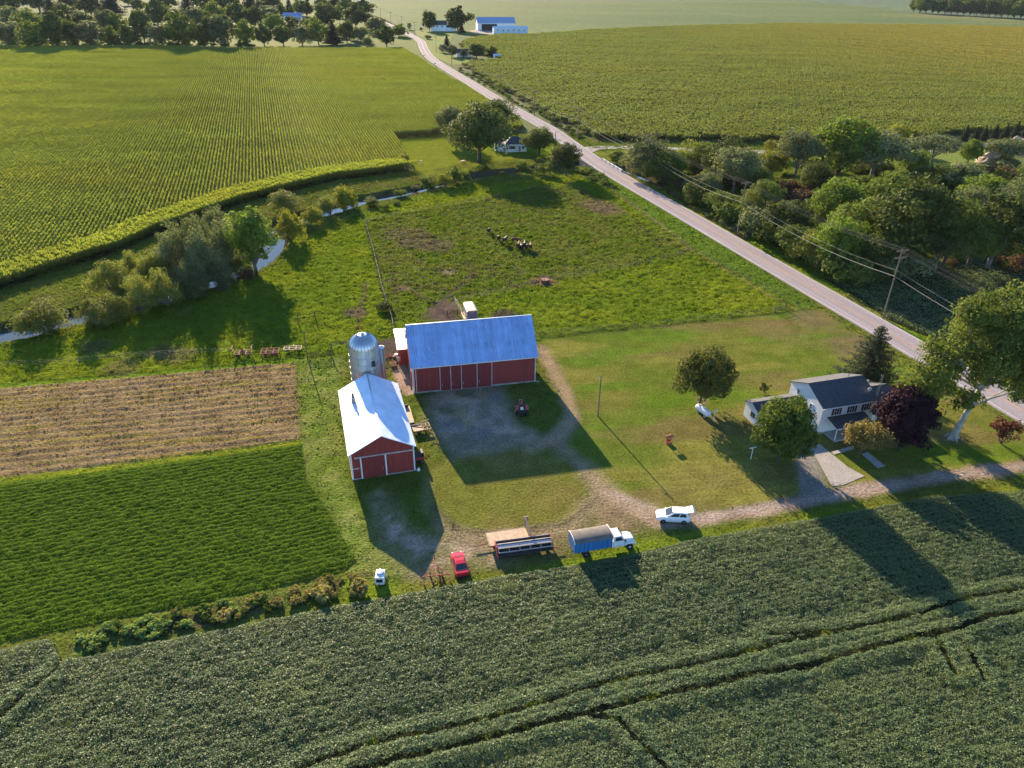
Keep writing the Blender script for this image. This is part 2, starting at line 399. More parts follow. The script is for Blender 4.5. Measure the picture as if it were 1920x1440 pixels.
# lawn wear: dry and brown patches, mowing bands
lw = is_area('lawn')
al = XF*math.cos(rad(8))+YF*math.sin(rad(8)); ac = -XF*math.sin(rad(8))+YF*math.cos(rad(8))
blend(np.where(lw, np.clip((fbm(al/22, ac/5.5, 41)-.50)*5, 0, .85), 0), (.145, .115, .042))
blend(np.where(lw, np.clip((fbm(al/16, ac/5, 47)-.53)*6, 0, .85), 0), (.085, .145, .014))
blend(np.where(lw, np.clip((fbm(al/14, ac/6, 59)-.54)*6, 0, .7), 0), (.185, .17, .038))
blend(np.where(lw, (.5+.5*np.sin(ac*2*math.pi/1.5+n1*2))*.22, 0), (.075, .09, .02))
spots([(1470, 622), (1440, 618)], [6, 5], (.165, .11, .055), .35)
spots([(1530, 600), (1600, 650)], [5, 6], (.14, .10, .06), .6)
# tussocks, dead weeds, mud and cattle paths of the pasture
pk = is_area('paddock'); ps = is_area('pasture') | pk
blend(np.where(pk, np.clip((fbm(XF/1.6, YF/1.1, 61)-.60)*7, 0, .6)*np.clip((n4-.2)*2.4, .25, 1), 0), (.10, .082, .055))
spots([(760, 440), (790, 455), (820, 462)], [7, 6, 5], (.115, .09, .062), .6)
spots([(1120, 385), (1140, 395)], [6, 5], (.15, .105, .075), .7)
spots([(1022, 527)], 3.2, (.17, .105, .085), .9); spots([(842, 510)], 2, (.2, .16, .14), .6); spots([(755, 540)], 1.8, (.15, .1, .09), .7); spots([(668, 587)], 2.6, (.11, .08, .06), .8)
spots([(946, 590)], 2.6, (.075, .06, .05), .9)
lines([(686, 530), (684, 555), (672, 590), (672, 620)], .45, (.12, .085, .06))
lines([(890, 512), (862, 535), (835, 560), (822, 572)], .6, (.09, .07, .05)); lines([(770, 545), (800, 560), (822, 572)], .5, (.09, .07, .05))
lines([(850, 562), (900, 546), (980, 532), (1020, 527)], .45, (.07, .065, .04), .6)
spots([(330, 668), (300, 660), (180, 650), (230, 690)], [3.5, 3, 3, 3.5], (.12, .10, .05), .6)
lines([(1012, 650), (1036, 690), (1062, 742), (1072, 785), (1050, 826), (1000, 840)], 1.5, (.27, .20, .125), .75)
lines([(1045, 832), (1085, 868), (1122, 906), (1160, 938), (1230, 965)], 1.9, (.27, .20, .13), .7)
lines([(1110, 940), (1070, 984), (980, 1004), (880, 1006), (826, 990)], 1.6, (.235, .18, .11), .7)
lines([(830, 985), (800, 950), (800, 900)], 1.0, (.2, .165, .09), .5)
lines([(684, 416), (700, 470), (716, 540), (735, 600), (741, 636)], .5, (.05, .055, .025), .7)
lines([(684, 416), (767, 400), (850, 386), (913, 374), (1010, 352)], .5, (.05, .055, .025), .6)
lines([(1012, 632), (1130, 622), (1250, 611), (1400, 594), (1480, 586)], .4, (.055, .065, .02), .6)
lines([(1150, 362), (1230, 415), (1300, 472), (1400, 528), (1490, 580)], .8, (.19, .165, .05), .6)
spots([(858, 772), (880, 790), (905, 740), (850, 745)], [1.6, 1.3, 1.2, 1.0], (.30, .25, .13), .7)
spots([(848, 800), (900, 812), (930, 745)], [2.2, 2.0, 1.6], (.19, .18, .17), .6)
spots([(870, 735), (835, 770)], [1.8, 1.4], (.10, .11, .045), .6)
# rings of the turning circle and wheel marks
lines([(815, 950), (860, 992), (940, 1000), (1060, 982), (1108, 945)], .5, (.09, .075, .045), .7)
lines([(1150, 925), (1240, 960), (1300, 972), (1480, 945), (1700, 905), (1960, 868)], .5, (.32, .27, .22), .5)
# near the trunk of the trees and yard edges a little bare earth
spots([(1785, 822), (1318, 752)], [1.6, 1.2], (.17, .13, .08), .8)
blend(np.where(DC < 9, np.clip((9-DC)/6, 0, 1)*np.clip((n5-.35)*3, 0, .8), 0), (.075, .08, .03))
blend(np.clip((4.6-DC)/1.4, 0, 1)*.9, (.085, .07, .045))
# heights
ZZ = AMP*(n2-.45)*1.0+AMP*(n3-.5)*1.5
hk = is_area('hay_field')
hy = yaw_px((0, 729), (553, 680)); hv = -XF*math.sin(hy)+YF*math.cos(hy); hu = XF*math.cos(hy)+YF*math.sin(hy)
wr = np.clip(.5+.5*np.sin(hv*2*math.pi/1.75+(n1-.5)*4.5)+(fbm(hu/2.5, hv/.7, 71)-.5)*1.3, 0, 1.4)
ZZ = np.where(hk, .16*wr+.10*(n3-.5)+.1*(fbm(hu/1.2, hv/.6, 77)-.5), ZZ)
blend(np.where(hk, np.clip(.55-wr, 0, 1)*.8, 0), (.235, .17, .078))
blend(np.where(hk, np.clip(wr-.75, 0, 1)*.7, 0), (.165, .122, .074))
blend(np.where(hk, np.clip((fbm(hu/9, hv/.8, 83)-.60)*8, 0, .6), 0), (.2, .17, .035))
CW = np.zeros(len(XF)); 
dbest = np.full(len(XF), 1e9)
for i in range(len(CREEK)-1):
    d = ldist(CREEK[i:i+2], XF, YF); m = d < dbest; dbest = np.where(m, d, dbest); CW = np.where(m, cw[i], CW)
bank = np.clip((DC-CW*1.0+(n1-.5)*2.2)/(2.8), 0, 1); bank = bank*bank*(3-2*bank)
ZZ = ZZ*np.clip(bank+.2, 0, 1)-(1-bank)*1.9
RDL = np.array([G2(2050, 846), G2(1146, 322), G2(1060, 264)]); dr = ldist(RDL, XF, YF)
ZZ = np.where(dr < 9, ZZ*np.clip((dr-4.2)/2.5, 0, 1)-.06*np.clip((9-dr)/4, 0, 1), ZZ)
blend(np.where((DC > 3) & (DC < 16) & (YF > np.interp(XF, CREEK[:, 0], CREEK[:, 1])), .6*np.clip(n5*2-.4, 0, 1), 0), (.062, .066, .022))  # olive-brown far bank, with the corn's shade put into its colour
edge = np.minimum(np.minimum(XF-X0, X1-XF), np.minimum(YF-Y0, Y1-YF)); ZZ *= np.clip(edge/6, 0, 1)
def ground_z(x, y):
    i = np.clip(((np.asarray(x)-X0)/ST), 0, NX-2); j = np.clip(((np.asarray(y)-Y0)/ST), 0, NY-2)
    return ZZ.reshape(NY, NX)[np.round(j).astype(int), np.round(i).astype(int)]
def ground_col(x, y):
    i = np.clip(((x-X0)/ST), 0, NX-1).round().astype(int); j = np.clip(((y-Y0)/ST), 0, NY-1).round().astype(int)
    return COL.reshape(NY, NX, 3)[j, i], CID.reshape(NY, NX)[j, i]
gm = groundmat('ground_cover')
ii, jj = np.meshgrid(np.arange(NX-1), np.arange(NY-1)); ii = ii.ravel(); jj = jj.ravel()
FQ = np.stack([jj*NX+ii, jj*NX+ii+1, (jj+1)*NX+ii+1, (jj+1)*NX+ii], 1)
fc = CID[FQ[:, 0]]
VV = np.stack([XF, YF, ZZ], 1)
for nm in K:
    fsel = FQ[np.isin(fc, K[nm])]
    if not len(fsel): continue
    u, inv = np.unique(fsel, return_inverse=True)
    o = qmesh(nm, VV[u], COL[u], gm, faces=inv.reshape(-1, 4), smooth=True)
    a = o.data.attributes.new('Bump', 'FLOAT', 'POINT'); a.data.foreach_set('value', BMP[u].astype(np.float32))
    tag(o, kind='structure')
# the land beyond, out to the horizon
far = flatmat('far_land', (.075, .10, .035), (.095, .115, .04), .004, bump=.2, fine=.3)
m = MB()
B = 9000
for x0, x1, y0, y1 in ((-B, X0, -500, B), (X1, B, -500, B), (X0, X1, Y1, B), (X0, X1, -500, Y0)):
    m.quad((x0, y0, 0), (x1, y0, 0), (x1, y1, 0), (x0, y1, 0))
tag(m.build('ground', far), kind='structure')
water = NT('creek_water'); water.b.inputs['Base Color'].default_value = (.06, .065, .05, 1); water.b.inputs['Roughness'].default_value = .0
water.b.inputs['Specular IOR Level'].default_value = .5; water.b.inputs['IOR'].default_value = 1.33
water.bump(water.noise(water.pos(), 1.2, 2), .02, .02)
def ribbon(line, wd, z):
    P = np.asarray(line); L = []; R = []
    for k in range(len(P)):
        d = P[min(k+1, len(P)-1)]-P[max(k-1, 0)]; d /= np.linalg.norm(d); nrm = np.array([-d[1], d[0]])
        ww = wd[k] if hasattr(wd, '__len__') else wd
        L.append((*(P[k]+nrm*ww/2), z)); R.append((*(P[k]-nrm*ww/2), z))
    return L, R
def strip(L, R, m=None):
    m = m or MB()
    for k in range(len(L)-1): m.quad(R[k], R[k+1], L[k+1], L[k])
    return m
L, R = ribbon(CREEK, np.interp(np.arange(len(CREEK)), [0, 9, 11, 13, 16, 18, 22], [7.2, 6.8, 6.2, 6.6, 6.0, 2.2, 2.2]), WZ); tag(strip(L, R).build('creek_water', water.m), kind='structure')

# roads -------------------------------------------------------------------
def smooth_line(P, n=6):
    P = np.asarray(P, float); out = []
    Q = np.vstack([2*P[0]-P[1], P, 2*P[-1]-P[-2]])
    for k in range(1, len(Q)-2):
        for t in np.linspace(0, 1, n, endpoint=False):
            a, b, c, d = Q[k-1], Q[k], Q[k+1], Q[k+2]
            out.append(.5*((2*b)+(-a+c)*t+(2*a-5*b+4*c-d)*t*t+(-a+3*b-3*c+d)*t**3))
    out.append(P[-1]); return np.array(out)
near = G2(2050, 846); nb = G2(1146, 322)
ROAD = [tuple(near)]+[tuple(near+(nb-near)*t) for t in (.25, .5, .75, 1)]
ROAD += [tuple(G2(x, y)) for x, y in [(1078, 276), (1027, 240), (945, 194), (878, 153), (838, 129), (806, 107), (794, 90), (788, 77), (764, 62.5), (748, 53.5), (723, 40.5), (700, 30.5), (660, 18)]]
ROAD = smooth_line(ROAD, 8)
asph = flatmat('asphalt', (.30, .262, .275), (.235, .205, .22), 1.0, bump=.12, fine=4.0)
for nd in asph.node_tree.nodes:
    if nd.type == 'MAPPING': nd.vector_type = 'TEXTURE'; nd.inputs['Rotation'].default_value = (0, 0, rad(107.5)); nd.inputs['Scale'].default_value = (26, 1.1, 1)
L, R = ribbon(ROAD, 7.2, .05); rm = strip(L, R)
L2, R2 = ribbon(ROAD, 7.9, -.1); strip(L2, L, rm); strip(R, R2, rm)
tag(rm.build('road', asph), kind='structure')
white = mat('road_paint_white', (.62, .6, .57), .7, var=.3, scale=.6); yel = mat('road_paint_yellow', (.42, .24, .12), .7, var=.3, scale=.5)
def offline(line, off):
    P = np.asarray(line); o = []
    for k in range(len(P)):
        d = P[min(k+1, len(P)-1)]-P[max(k-1, 0)]; d /= np.linalg.norm(d); o.append(P[k]+np.array([-d[1], d[0]])*off)
    return np.array(o)
for nm, off, wd, mt_ in (('edge_marking', 3.3, .13, white), ('edge_marking', -3.3, .13, white), ('centre_marking', .17, .15, yel), ('centre_marking', -.17, .15, yel)):
    L, R = ribbon(offline(ROAD, off), wd, .056); tag(strip(L, R).build(nm, mt_), kind='structure')
lane = smooth_line([tuple(G2(x, y)) for x, y in [(1092, 283), (1120, 277), (1170, 276.5), (1260, 279), (1440, 285), (1640, 284), (1800, 278), (1900, 264), (2000, 258)]], 6)
grav = flatmat('gravel_lane', (.34, .30, .27), (.28, .25, .23), .5, bump=.3, fine=3.0)
L, R = ribbon(lane, np.interp(np.arange(len(lane)), [0, 5, 9, len(lane)], [9, 6.5, 5.5, 5.0]), .03); tag(strip(L, R).build('gravel_lane', grav), kind='structure')
conc = flatmat('concrete', (.34, .31, .295), (.29, .265, .25), .8, bump=.1, fine=5.0)
def sheet(name, px, z, mt_, th=.0, kind='structure'):
    P = [(*G2(x, y), z) for x, y in px]; m = MB()
    if sum(P[i][0]*P[(i+1) % len(P)][1]-P[(i+1) % len(P)][0]*P[i][1] for i in range(len(P))) < 0: P = P[::-1]
    if th: m.prism([(a, b, z-th) for a, b, c in P], (0, 0, th))
    else: m.add(P, [tuple(range(len(P)))])
    return tag(m.build(name, mt_), kind=kind)
sheet('concrete_drive', [(1522, 843), (1536, 832), (1560, 852), (1590, 876), (1621, 893), (1580, 910), (1560, 912)], .05, conc, .04)
sheet('concrete_path', [(1558, 848), (1596, 837), (1600, 842), (1564, 853)], .07, conc, .15)
sheet('concrete_path', [(1616, 852), (1627, 848), (1660, 874), (1646, 878)], .07, conc, .15)
# house-two lawn and its gravel, the far yards and the fields beyond
lawn2 = flatmat('far_lawn', (.115, .165, .03), (.15, .165, .04), .05, bump=.2, fine=.8)
sheet('far_lawn', [(1622, 287), (1700, 290), (1900, 276), (1900, 300), (1700, 318), (1622, 310)], .02, lawn2)
sheet('far_lawn', [(-400, 91), (0, 90), (330, 90), (640, 92), (757, 94), (775, 104), (792, 100), (785, 75), (755, 60), (700, 35), (600, 25), (0, 25), (-400, 30)], .03, flatmat('yellow_lawn', (.12, .14, .03), (.08, .11, .03), .012, bump=.1, fine=.3))
sheet('far_lawn', [(782, 70), (800, 94), (812, 106), (850, 122), (900, 116), (870, 108), (850, 100), (842, 80), (850, 62), (900, 66), (1010, 66), (1004, 58), (880, 54), (800, 56), (778, 58)], .04, lawn2)
sheet('gravel_pad', [(880, 58), (893, 55), (925, 56), (925, 64), (890, 63)], .06, grav)
soyfar = flatmat('far_soybean', (.075, .11, .034), (.10, .128, .04), .008, stretch=(.35, 1, 1), rot=.1, bump=.2, c3=(.17, .155, .06), fine=.15)
sheet('far_soybean_field', [(690, 27), (760, 56), (880, 56), (1020, 60), (1060, 62), (1200, 55), (1240, 52), (1452, 46), (1665, 48), (2300, 56), (2300, 25), (1900, 36), (1700, 24), (1580, 10), (1490, 2), (640, 2), (655, 12)], .05, soyfar)
far2 = flatmat('far_field', (.075, .115, .075), (.10, .13, .07), .004, stretch=(.3, 1, 1), bump=.1, fine=.05)
sheet('far_field', [(560, 1), (1500, 1.5), (1600, 10), (1720, 25), (1920, 36), (2600, 45), (2600, -30), (560, -30)], .02, far2)
gs = flatmat('grass_strip_green', (.14, .17, .045), (.10, .14, .04), .02, bump=.2, fine=.3)
L, R = ribbon(np.array([G2(x, y) for x, y in [(1180, 16), (1290, 18), (1330, 21), (1370, 27), (1400, 31), (1480, 35), (1560, 38), (1600, 43), (1680, 46)]]), 6, .08); tag(strip(L, R).build('grass_waterway', gs), kind='structure')
L, R = ribbon(np.array([G2(x, y) for x, y in [(1580, 10), (1650, 13), (1700, 12), (1712, 16), (1660, 19), (1600, 14)]]), 14, .09); tag(strip(L, R).build('grass_waterway', gs), kind='structure')

# ---------------------------------------------------------------- crops
def leaves(P, nrm, size, rs, aspect=.7, jit=.4):
    n = len(P); a = rs.normal(size=(n, 3)); nrm = nrm+rs.normal(scale=jit, size=(n, 3)); nrm /= np.linalg.norm(nrm, axis=1, keepdims=True)
    u = np.cross(nrm, a); u /= np.linalg.norm(u, axis=1, keepdims=True)+1e-9; v = np.cross(nrm, u)
    s = (np.asarray(size)*np.ones(n)*rs.uniform(.65, 1.3, n))[:, None]
    u = u*s*.5; v = v*s*.5*aspect
    return np.stack([P-u, P-v*.9, P+u, P+v*.9], 1)
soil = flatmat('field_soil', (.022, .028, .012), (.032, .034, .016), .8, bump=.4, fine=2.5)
soyleaf = leafmat('soybean_leaf', (.130, .178, .078), .36, 0, rough=.5, spec=.22)
SOY = [(-120, 1240), (0, 1222), (99, 1199), (119, 1243), (250, 1216), (396, 1187), (554, 1156), (760, 1116), (860, 1098), (940, 1084), (1056, 1066), (1190, 1042), (1300, 1014), (1430, 992), (1533, 974), (1620, 958), (1730, 936), (1960, 920), (2120, 905), (2150, 1500), (960, 1560), (-160, 1500)]
def soy(name, px, dens, size, tracks, h0, label, seed):
    P2 = Gs(px); rr = np.random.RandomState(seed)
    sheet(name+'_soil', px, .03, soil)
    n = int(poly_area(P2)*dens); lo, hi = P2.min(0), P2.max(0)
    n = int(n*((hi-lo).prod()/poly_area(P2)))
    p, d = inside_pts(P2, n, rr, .1)
    keep = rr.uniform(0, 1, len(p)) < np.clip(1.25-(p[:, 1]-45)/120, .45, 1.2)
    p, d = p[keep], d[keep]
    for ln, wd in tracks:
        dl = ldist(Gs(ln, .6), p[:, 0], p[:, 1]); dl2 = dl+(fbm(p[:, 0]/.8, p[:, 1]/.8, 5)-.5)*.5; k = dl2 > wd; p, d = p[k], d[k]
    big = fbm(p[:, 0]/7, p[:, 1]/7, 31); cl = fbm(p[:, 0]/.55, p[:, 1]/.55, 33, 2); cl2 = fbm(p[:, 0]/1.5, p[:, 1]/1.5, 37, 2)
    ry = yaw_px((245, 1216), (940, 1078)); rv = -p[:, 0]*math.sin(ry)+p[:, 1]*math.cos(ry)
    row = .5+.5*np.cos(rv*2*math.pi/.76)
    h = h0*(.68+.25*big+.42*(cl-.5)+.42*(cl2-.5)+.10*row)*np.clip(d/.5+.25, 0, 1)
    dtr = np.full(len(p), 9.)
    for ln, wd in tracks: dtr = np.minimum(dtr, ldist(Gs(ln, .6), p[:, 0], p[:, 1]))
    h = h+.22*np.exp(-((dtr-.9)/.7)**2)-.18*np.exp(-((dtr-2.6)/1.0)**2)
    z = h-np.abs(rr.normal(scale=.14, size=len(p)))-rr.uniform(0, .12, len(p))
    P = np.stack([p[:, 0], p[:, 1], np.maximum(z, .05)], 1)
    Q = leaves(P, np.array([0, 0, 1.])*np.ones((len(p), 1)), size, rr, .8, .42)
    v = rr.uniform(.7, 1.3, len(p))*(.8+.4*big)*(1+.18*np.exp(-((dtr-.9)/.9)**2))
    col = v[:, None]*np.array([1, 1, 1])*np.stack([1+.18*(big-.5)+rr.normal(scale=.06, size=len(p)), np.ones(len(p)), 1-.2*(big-.5)], 1)
    o = qmesh(name, Q, col, soyleaf); tag(o, label, 'crop', kind='stuff'); return o
TR = [([(1920, 1103), (1810, 1122), (1734, 1148), (1640, 1170), (1560, 1186), (1490, 1198), (1413, 1218), (1318, 1242), (1160, 1274), (1050, 1306), (900, 1352), (700, 1392), (560, 1440)], .27),
      ([(1920, 1146), (1850, 1156), (1810, 1174), (1770, 1186), (1706, 1198), (1580, 1228), (1516, 1250), (1413, 1262), (1338, 1282), (1210, 1311), (1120, 1332), (1040, 1352), (900, 1388), (760, 1420), (640, 1450)], .36),
      ([(1106, 1342), (1160, 1350), (1190, 1382), (1240, 1432), (1260, 1460)], .25), ([(1762, 1206), (1772, 1235), (1790, 1262)], .28), ([(1800, 1200), (1825, 1235), (1845, 1275)], .2),
      ([(0, 1345), (60, 1290), (100, 1262), (115, 1240)], .18), ([(1440, 1190), (1530, 1185), (1600, 1178)], .2)]
soy('soybean_crop', SOY, 200, .15, TR, .92, 'dark grey-green soybean crop filling the foreground field below the driveway', 3)
SOY2 = [(1545, 524), (1600, 512), (1700, 500), (2000, 470), (2000, 740), (1800, 662), (1732, 628), (1662, 598), (1612, 560)]
soy('roadside_soybean_crop', SOY2, 55, .26, [], .9, 'soybean crop in the shaded corner between the road and the wood', 5)
# alfalfa
lushleaf = leafmat('alfalfa_leaf', (.128, .215, .026), .42, 0, rough=.8, spec=.03)
AP = Gs(AREAS[K['alfalfa_field'][0]][1]); rr = np.random.RandomState(8)
p, d = inside_pts(AP, 640000, rr, .05)
k = (p[:, 0] > -85) & (rr.uniform(0, 1, len(p)) < 1); p, d = p[k], d[k]
ay = yaw_px((0, 1060), (560, 950)); av = -p[:, 0]*math.sin(ay)+p[:, 1]*math.cos(ay); au = p[:, 0]*math.cos(ay)+p[:, 1]*math.sin(ay)
row = .5+.5*np.sin(av*2*math.pi/.86+(fbm(au/6, av/3, 91)-.5)*1.3)
cl = fbm(au/.7, av/.45, 93, 2)
hh = np.clip(.25+row*.6+(cl-.5)*1.6, 0, 1.2)
k = rr.uniform(0, 1, len(p)) < np.clip(hh*1.6+.12, .06, 1); p, hh, cl, d = p[k], hh[k], cl[k], d[k]
P = np.stack([p[:, 0], p[:, 1], .06+.42*hh*rr.uniform(.6, 1, len(p))*np.clip(d, .3, 1)], 1)
v = rr.uniform(.7, 1.3, len(p))[:, None]*np.array([1, 1, 1])*np.stack([1+.3*(cl-.5), np.ones(len(p)), np.ones(len(p))], 1)
tag(qmesh('alfalfa_crop', leaves(P, np.array([0, 0, 1.])*np.ones((len(p), 1)), .135, rr, .8, .5), v, lushleaf), 'bright green alfalfa in ridged rows left of the small barn', 'crop', kind='stuff')
# tufts of grass, hay and weeds on the ground
tuft = leafmat('grass_blade', (1, 1, 1), .5, 0, rough=1, spec=0, tcol=(1.35, 1.35, .5))
def tufts(name, areas, per, size, hgt, label, seed, cmul=(1, 1, 1), amp=.3, clump=1.2, thr=.45, cat='grass', xr=(-130, 110)):
    r = np.random.RandomState(seed); n = int(per*(xr[1]-xr[0])*290)
    p = np.stack([r.uniform(xr[0], xr[1], n), r.uniform(40, 330, n)], 1)
    # thin out with distance from the camera
    k = r.uniform(0, 1, n) < np.clip(110/p[:, 1], .3, 1)**1.3; p = p[k]
    gc, cid = ground_col(p[:, 0], p[:, 1]); k = np.isin(cid, sum([K[a] for a in areas], [])); p, gc = p[k], gc[k]
    f = fbm(p[:, 0]/clump, p[:, 1]/clump, seed+3, 2); k = r.uniform(0, 1, len(p)) < np.clip((f-thr)*7, .05, 1); p, gc, f = p[k], gc[k], f[k]
    k = (ldist(CREEK, p[:, 0], p[:, 1]) > 3.2) & (ldist(ROAD, p[:, 0], p[:, 1]) > 4.4); p, gc, f = p[k], gc[k], f[k]
    sz = size*np.clip(p[:, 1]/90, .8, 2.2)
    z = ground_z(p[:, 0], p[:, 1])+hgt*np.clip((f-.3)*2, .1, 1)*r.uniform(.2, 1, len(p))
    Q = leaves(np.stack([p[:, 0], p[:, 1], z], 1), np.array([0, -.1, 1.])*np.ones((len(p), 1)), sz, r, .7, .75)
    g2 = fbm(p[:, 0]/1.1+9, p[:, 1]/.7, seed+9, 2); col = gc*np.array(cmul)*r.uniform(1-amp, 1+amp, len(p))[:, None]*np.clip(.6+.8*g2, .6, 1.4)[:, None]
    return tag(qmesh(name, Q, col, tuft), label, cat, kind='stuff')
tufts('pasture_grass', ['pasture', 'paddock'], 24.0, .18, .28, 'rough tussocky grass of the cattle pasture and paddock behind the barns', 21, (1.0, 1.02, 1.0), .35, .8)
tufts('weed_clumps', ['paddock'], 1.8, .24, .32, 'grey brown weed clumps scattered over the grazed paddock', 27, (.95, .72, .9), .4, 1.0, .55)
tufts('meadow_grass', ['verge', 'roadside_grass', 'rough_grass', 'grass_strip', 'meadow', 'garden_bed'], 7.0, .26, .25, 'tall unmown grass on the verges and strips between the fields', 33, (1.05, 1.08, 1.0), .35, .8, .40)
tufts('hay_tufts', ['hay_field'], 10.0, .24, .10, 'loose dry hay tufts lying on the mown brown field', 39, (1.0, .98, .95), .45, .7, .40, 'hay', (-110, -25))
# corn --------------------------------------------------------------------
def inst_group():
    g = bpy.data.node_groups.new('plant_rows', 'GeometryNodeTree')
    g.interface.new_socket('Geometry', in_out='INPUT', socket_type='NodeSocketGeometry'); g.interface.new_socket('Geometry', in_out='OUTPUT', socket_type='NodeSocketGeometry')
    return g
def scatter(name, pts, rot, scl, variants, label, cat):
    coll = bpy.data.collections.new(name+'_plants')
    for v in variants: coll.objects.link(v)
    me = bpy.data.meshes.new(name); me.vertices.add(len(pts)); me.vertices.foreach_set('co', np.ascontiguousarray(pts, np.float32).ravel())
    for nm, val in (('rz', rot), ('sc', scl)):
        a = me.attributes.new(nm, 'FLOAT', 'POINT'); a.data.foreach_set('value', np.asarray(val, np.float32))
    a = me.attributes.new('vi', 'INT', 'POINT'); a.data.foreach_set('value', np.random.RandomState(1).randint(0, len(variants), len(pts)).astype(np.int32))
    o = bpy.data.objects.new(name, me); C.objects.link(o); tag(o, label, cat, kind='stuff')
    g = inst_group(); N = g.nodes; i_ = N.new('NodeGroupInput'); o_ = N.new('NodeGroupOutput')
    ci = N.new('GeometryNodeCollectionInfo'); ci.inputs['Collection'].default_value = coll; ci.inputs['Separate Children'].default_value = True; ci.inputs['Reset Children'].default_value = True
    ip = N.new('GeometryNodeInstanceOnPoints'); ip.inputs['Pick Instance'].default_value = True
    def attr(nm, ty):
        k = N.new('GeometryNodeInputNamedAttribute'); k.data_type = ty; k.inputs[0].default_value = nm; return k.outputs[0]
    cx = N.new('ShaderNodeCombineXYZ'); g.links.new(attr('rz', 'FLOAT'), cx.inputs[2])
    g.links.new(i_.outputs[0], ip.inputs['Points']); g.links.new(ci.outputs[0], ip.inputs['Instance']); g.links.new(attr('vi', 'INT'), ip.inputs['Instance Index'])
    g.links.new(cx.outputs[0], ip.inputs['Rotation']); g.links.new(attr('sc', 'FLOAT'), ip.inputs['Scale']); g.links.new(ip.outputs[0], o_.inputs[0])
    md = o.modifiers.new('plants', 'NODES'); md.node_group = g
    return o
def cornmat(name, base, stripe=False):
    t = NT(name); a = t.n('Attribute'); a.attribute_name = 'Col'; p = t.pos()
    mp = t.n('Mapping'); mp.inputs['Rotation'].default_value = (0, 0, -.12); mp.inputs['Scale'].default_value = (.35, 1, 1); t.l(p, mp.inputs[0])
    c = t.mul(a.outputs['Color'], t.rng(t.noise(mp.outputs[0], .05, 5, .6), .35, .65, .85, 1.12))
    c = t.mix(t.rng(t.noise(mp.outputs[0], .028, 4, .5), .5, .68, 0, .55), c, t.mul(a.outputs['Color'], (1.18, 1.0, .85)))
    if stripe:
        sx = t.n('SeparateXYZ'); t.l(p, sx.inputs[0])
        w_ = t.n('TexWave', bands_direction='X'); mr = t.n('Mapping'); mr.inputs['Rotation'].default_value = (0, 0, rad(-17.5)); t.l(p, mr.inputs[0])
        t.l(mr.outputs[0], w_.inputs['Vector']); w_.inputs['Scale'].default_value = .314/20; w_.inputs['Distortion'].default_value = 1.2; w_.inputs['Detail'].default_value = 2; w_.inputs['Detail Scale'].default_value = .3
        xm = t.rng(sx.outputs[0], 120, 420, 0, 1); ym = t.rng(sx.outputs[1], 420, 640, 0, 1)
        k = t.n('Math', operation='MULTIPLY'); t.l(xm, k.inputs[0]); t.l(ym, k.inputs[1])
        k2 = t.n('Math', operation='MULTIPLY'); t.l(k.outputs[0], k2.inputs[0]); t.l(t.rng(w_.outputs['Fac'], .35, .75, .25, 1), k2.inputs[1])
        c = t.mix(k2.outputs[0], c, t.mul(a.outputs['Color'], (1.55, 1.12, 1.05)))
    c = t.mul(c, base)
    t.l(c, t.b.inputs['Base Color']); t.b.inputs['Roughness'].default_value = .7; t.b.inputs['Specular IOR Level'].default_value = .06
    tr = t.n('BsdfTranslucent'); t.l(t.mul(c, (1.1, 1.2, .55)), tr.inputs['Color'])
    mx = t.n('MixShader'); mx.inputs[0].default_value = .40
    t.l(t.b.outputs[0], mx.inputs[1]); t.l(tr.outputs[0], mx.inputs[2]); t.l(mx.outputs[0], t.out.inputs['Surface'])
    return t.m
cm1 = cornmat('corn_leaf', (.165, .205, .040)); cm2 = cornmat('far_corn_leaf', (.150, .180, .046), True)
def corn_quads(xy, r, big=1.0, lpp=8):
    n = len(xy); Q = []; c = []
    for i in range(n):
        H_ = r.uniform(2.2, 2.65); az0 = r.uniform(0, math.pi)
        for k in range(lpp):
            az = az0+math.pi*k+r.normal(scale=.5); zb = H_*(.35+.6*k/lpp); ln = r.uniform(.45, .8)*big; wd = r.uniform(.10, .15)*big
            d = np.array([math.cos(az), math.sin(az), 0]); t = np.array([-d[1], d[0], 0])*wd*.5
            a = np.array([xy[i][0], xy[i][1], zb]); b = a+d*ln*.5+np.array([0, 0, ln*.45]); e = a+d*ln+np.array([0, 0, ln*r.uniform(-.1, .35)])
            Q.append([a-t*.6, a+t*.6, b+t, b-t]); Q.append([b-t, b+t, e+t*.3, e-t*.3])
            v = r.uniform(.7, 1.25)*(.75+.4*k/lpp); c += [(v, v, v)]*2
        for k in range(2):   # tassel
            a = np.array([xy[i][0]+r.normal(scale=.05), xy[i][1]+r.normal(scale=.05), H_-.1]); az = r.uniform(0, 6.28); t = np.array([math.cos(az), math.sin(az), 0])*.06*big
            Q.append([a-t, a+t, a+t*1.6+np.array([0, 0, .38]), a-t*1.6+np.array([0, 0, .38])]); c.append((1.7, 1.45, 1.6))
    return np.array(Q), np.array(c)
vs = []
r = np.random.RandomState(11)
for k in range(5):
    xy = [(u+r.normal(scale=.05), r.normal(scale=.05)) for u in np.arange(-1.5, 1.5, .26)]
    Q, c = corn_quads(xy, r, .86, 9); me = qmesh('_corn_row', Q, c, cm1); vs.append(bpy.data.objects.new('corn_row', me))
CORN1 = [(-420, 640), (0, 545), (133, 501), (233, 468), (297, 438), (380, 408), (467, 378), (547, 358), (633, 338), (720, 327), (777, 318), (742, 260), (800, 257), (880, 240), (930, 215), (912, 193), (880, 172), (827, 141), (773, 104), (757, 95), (640, 97), (330, 92), (0, 92), (-420, 95)]
CP = Gs(CORN1)
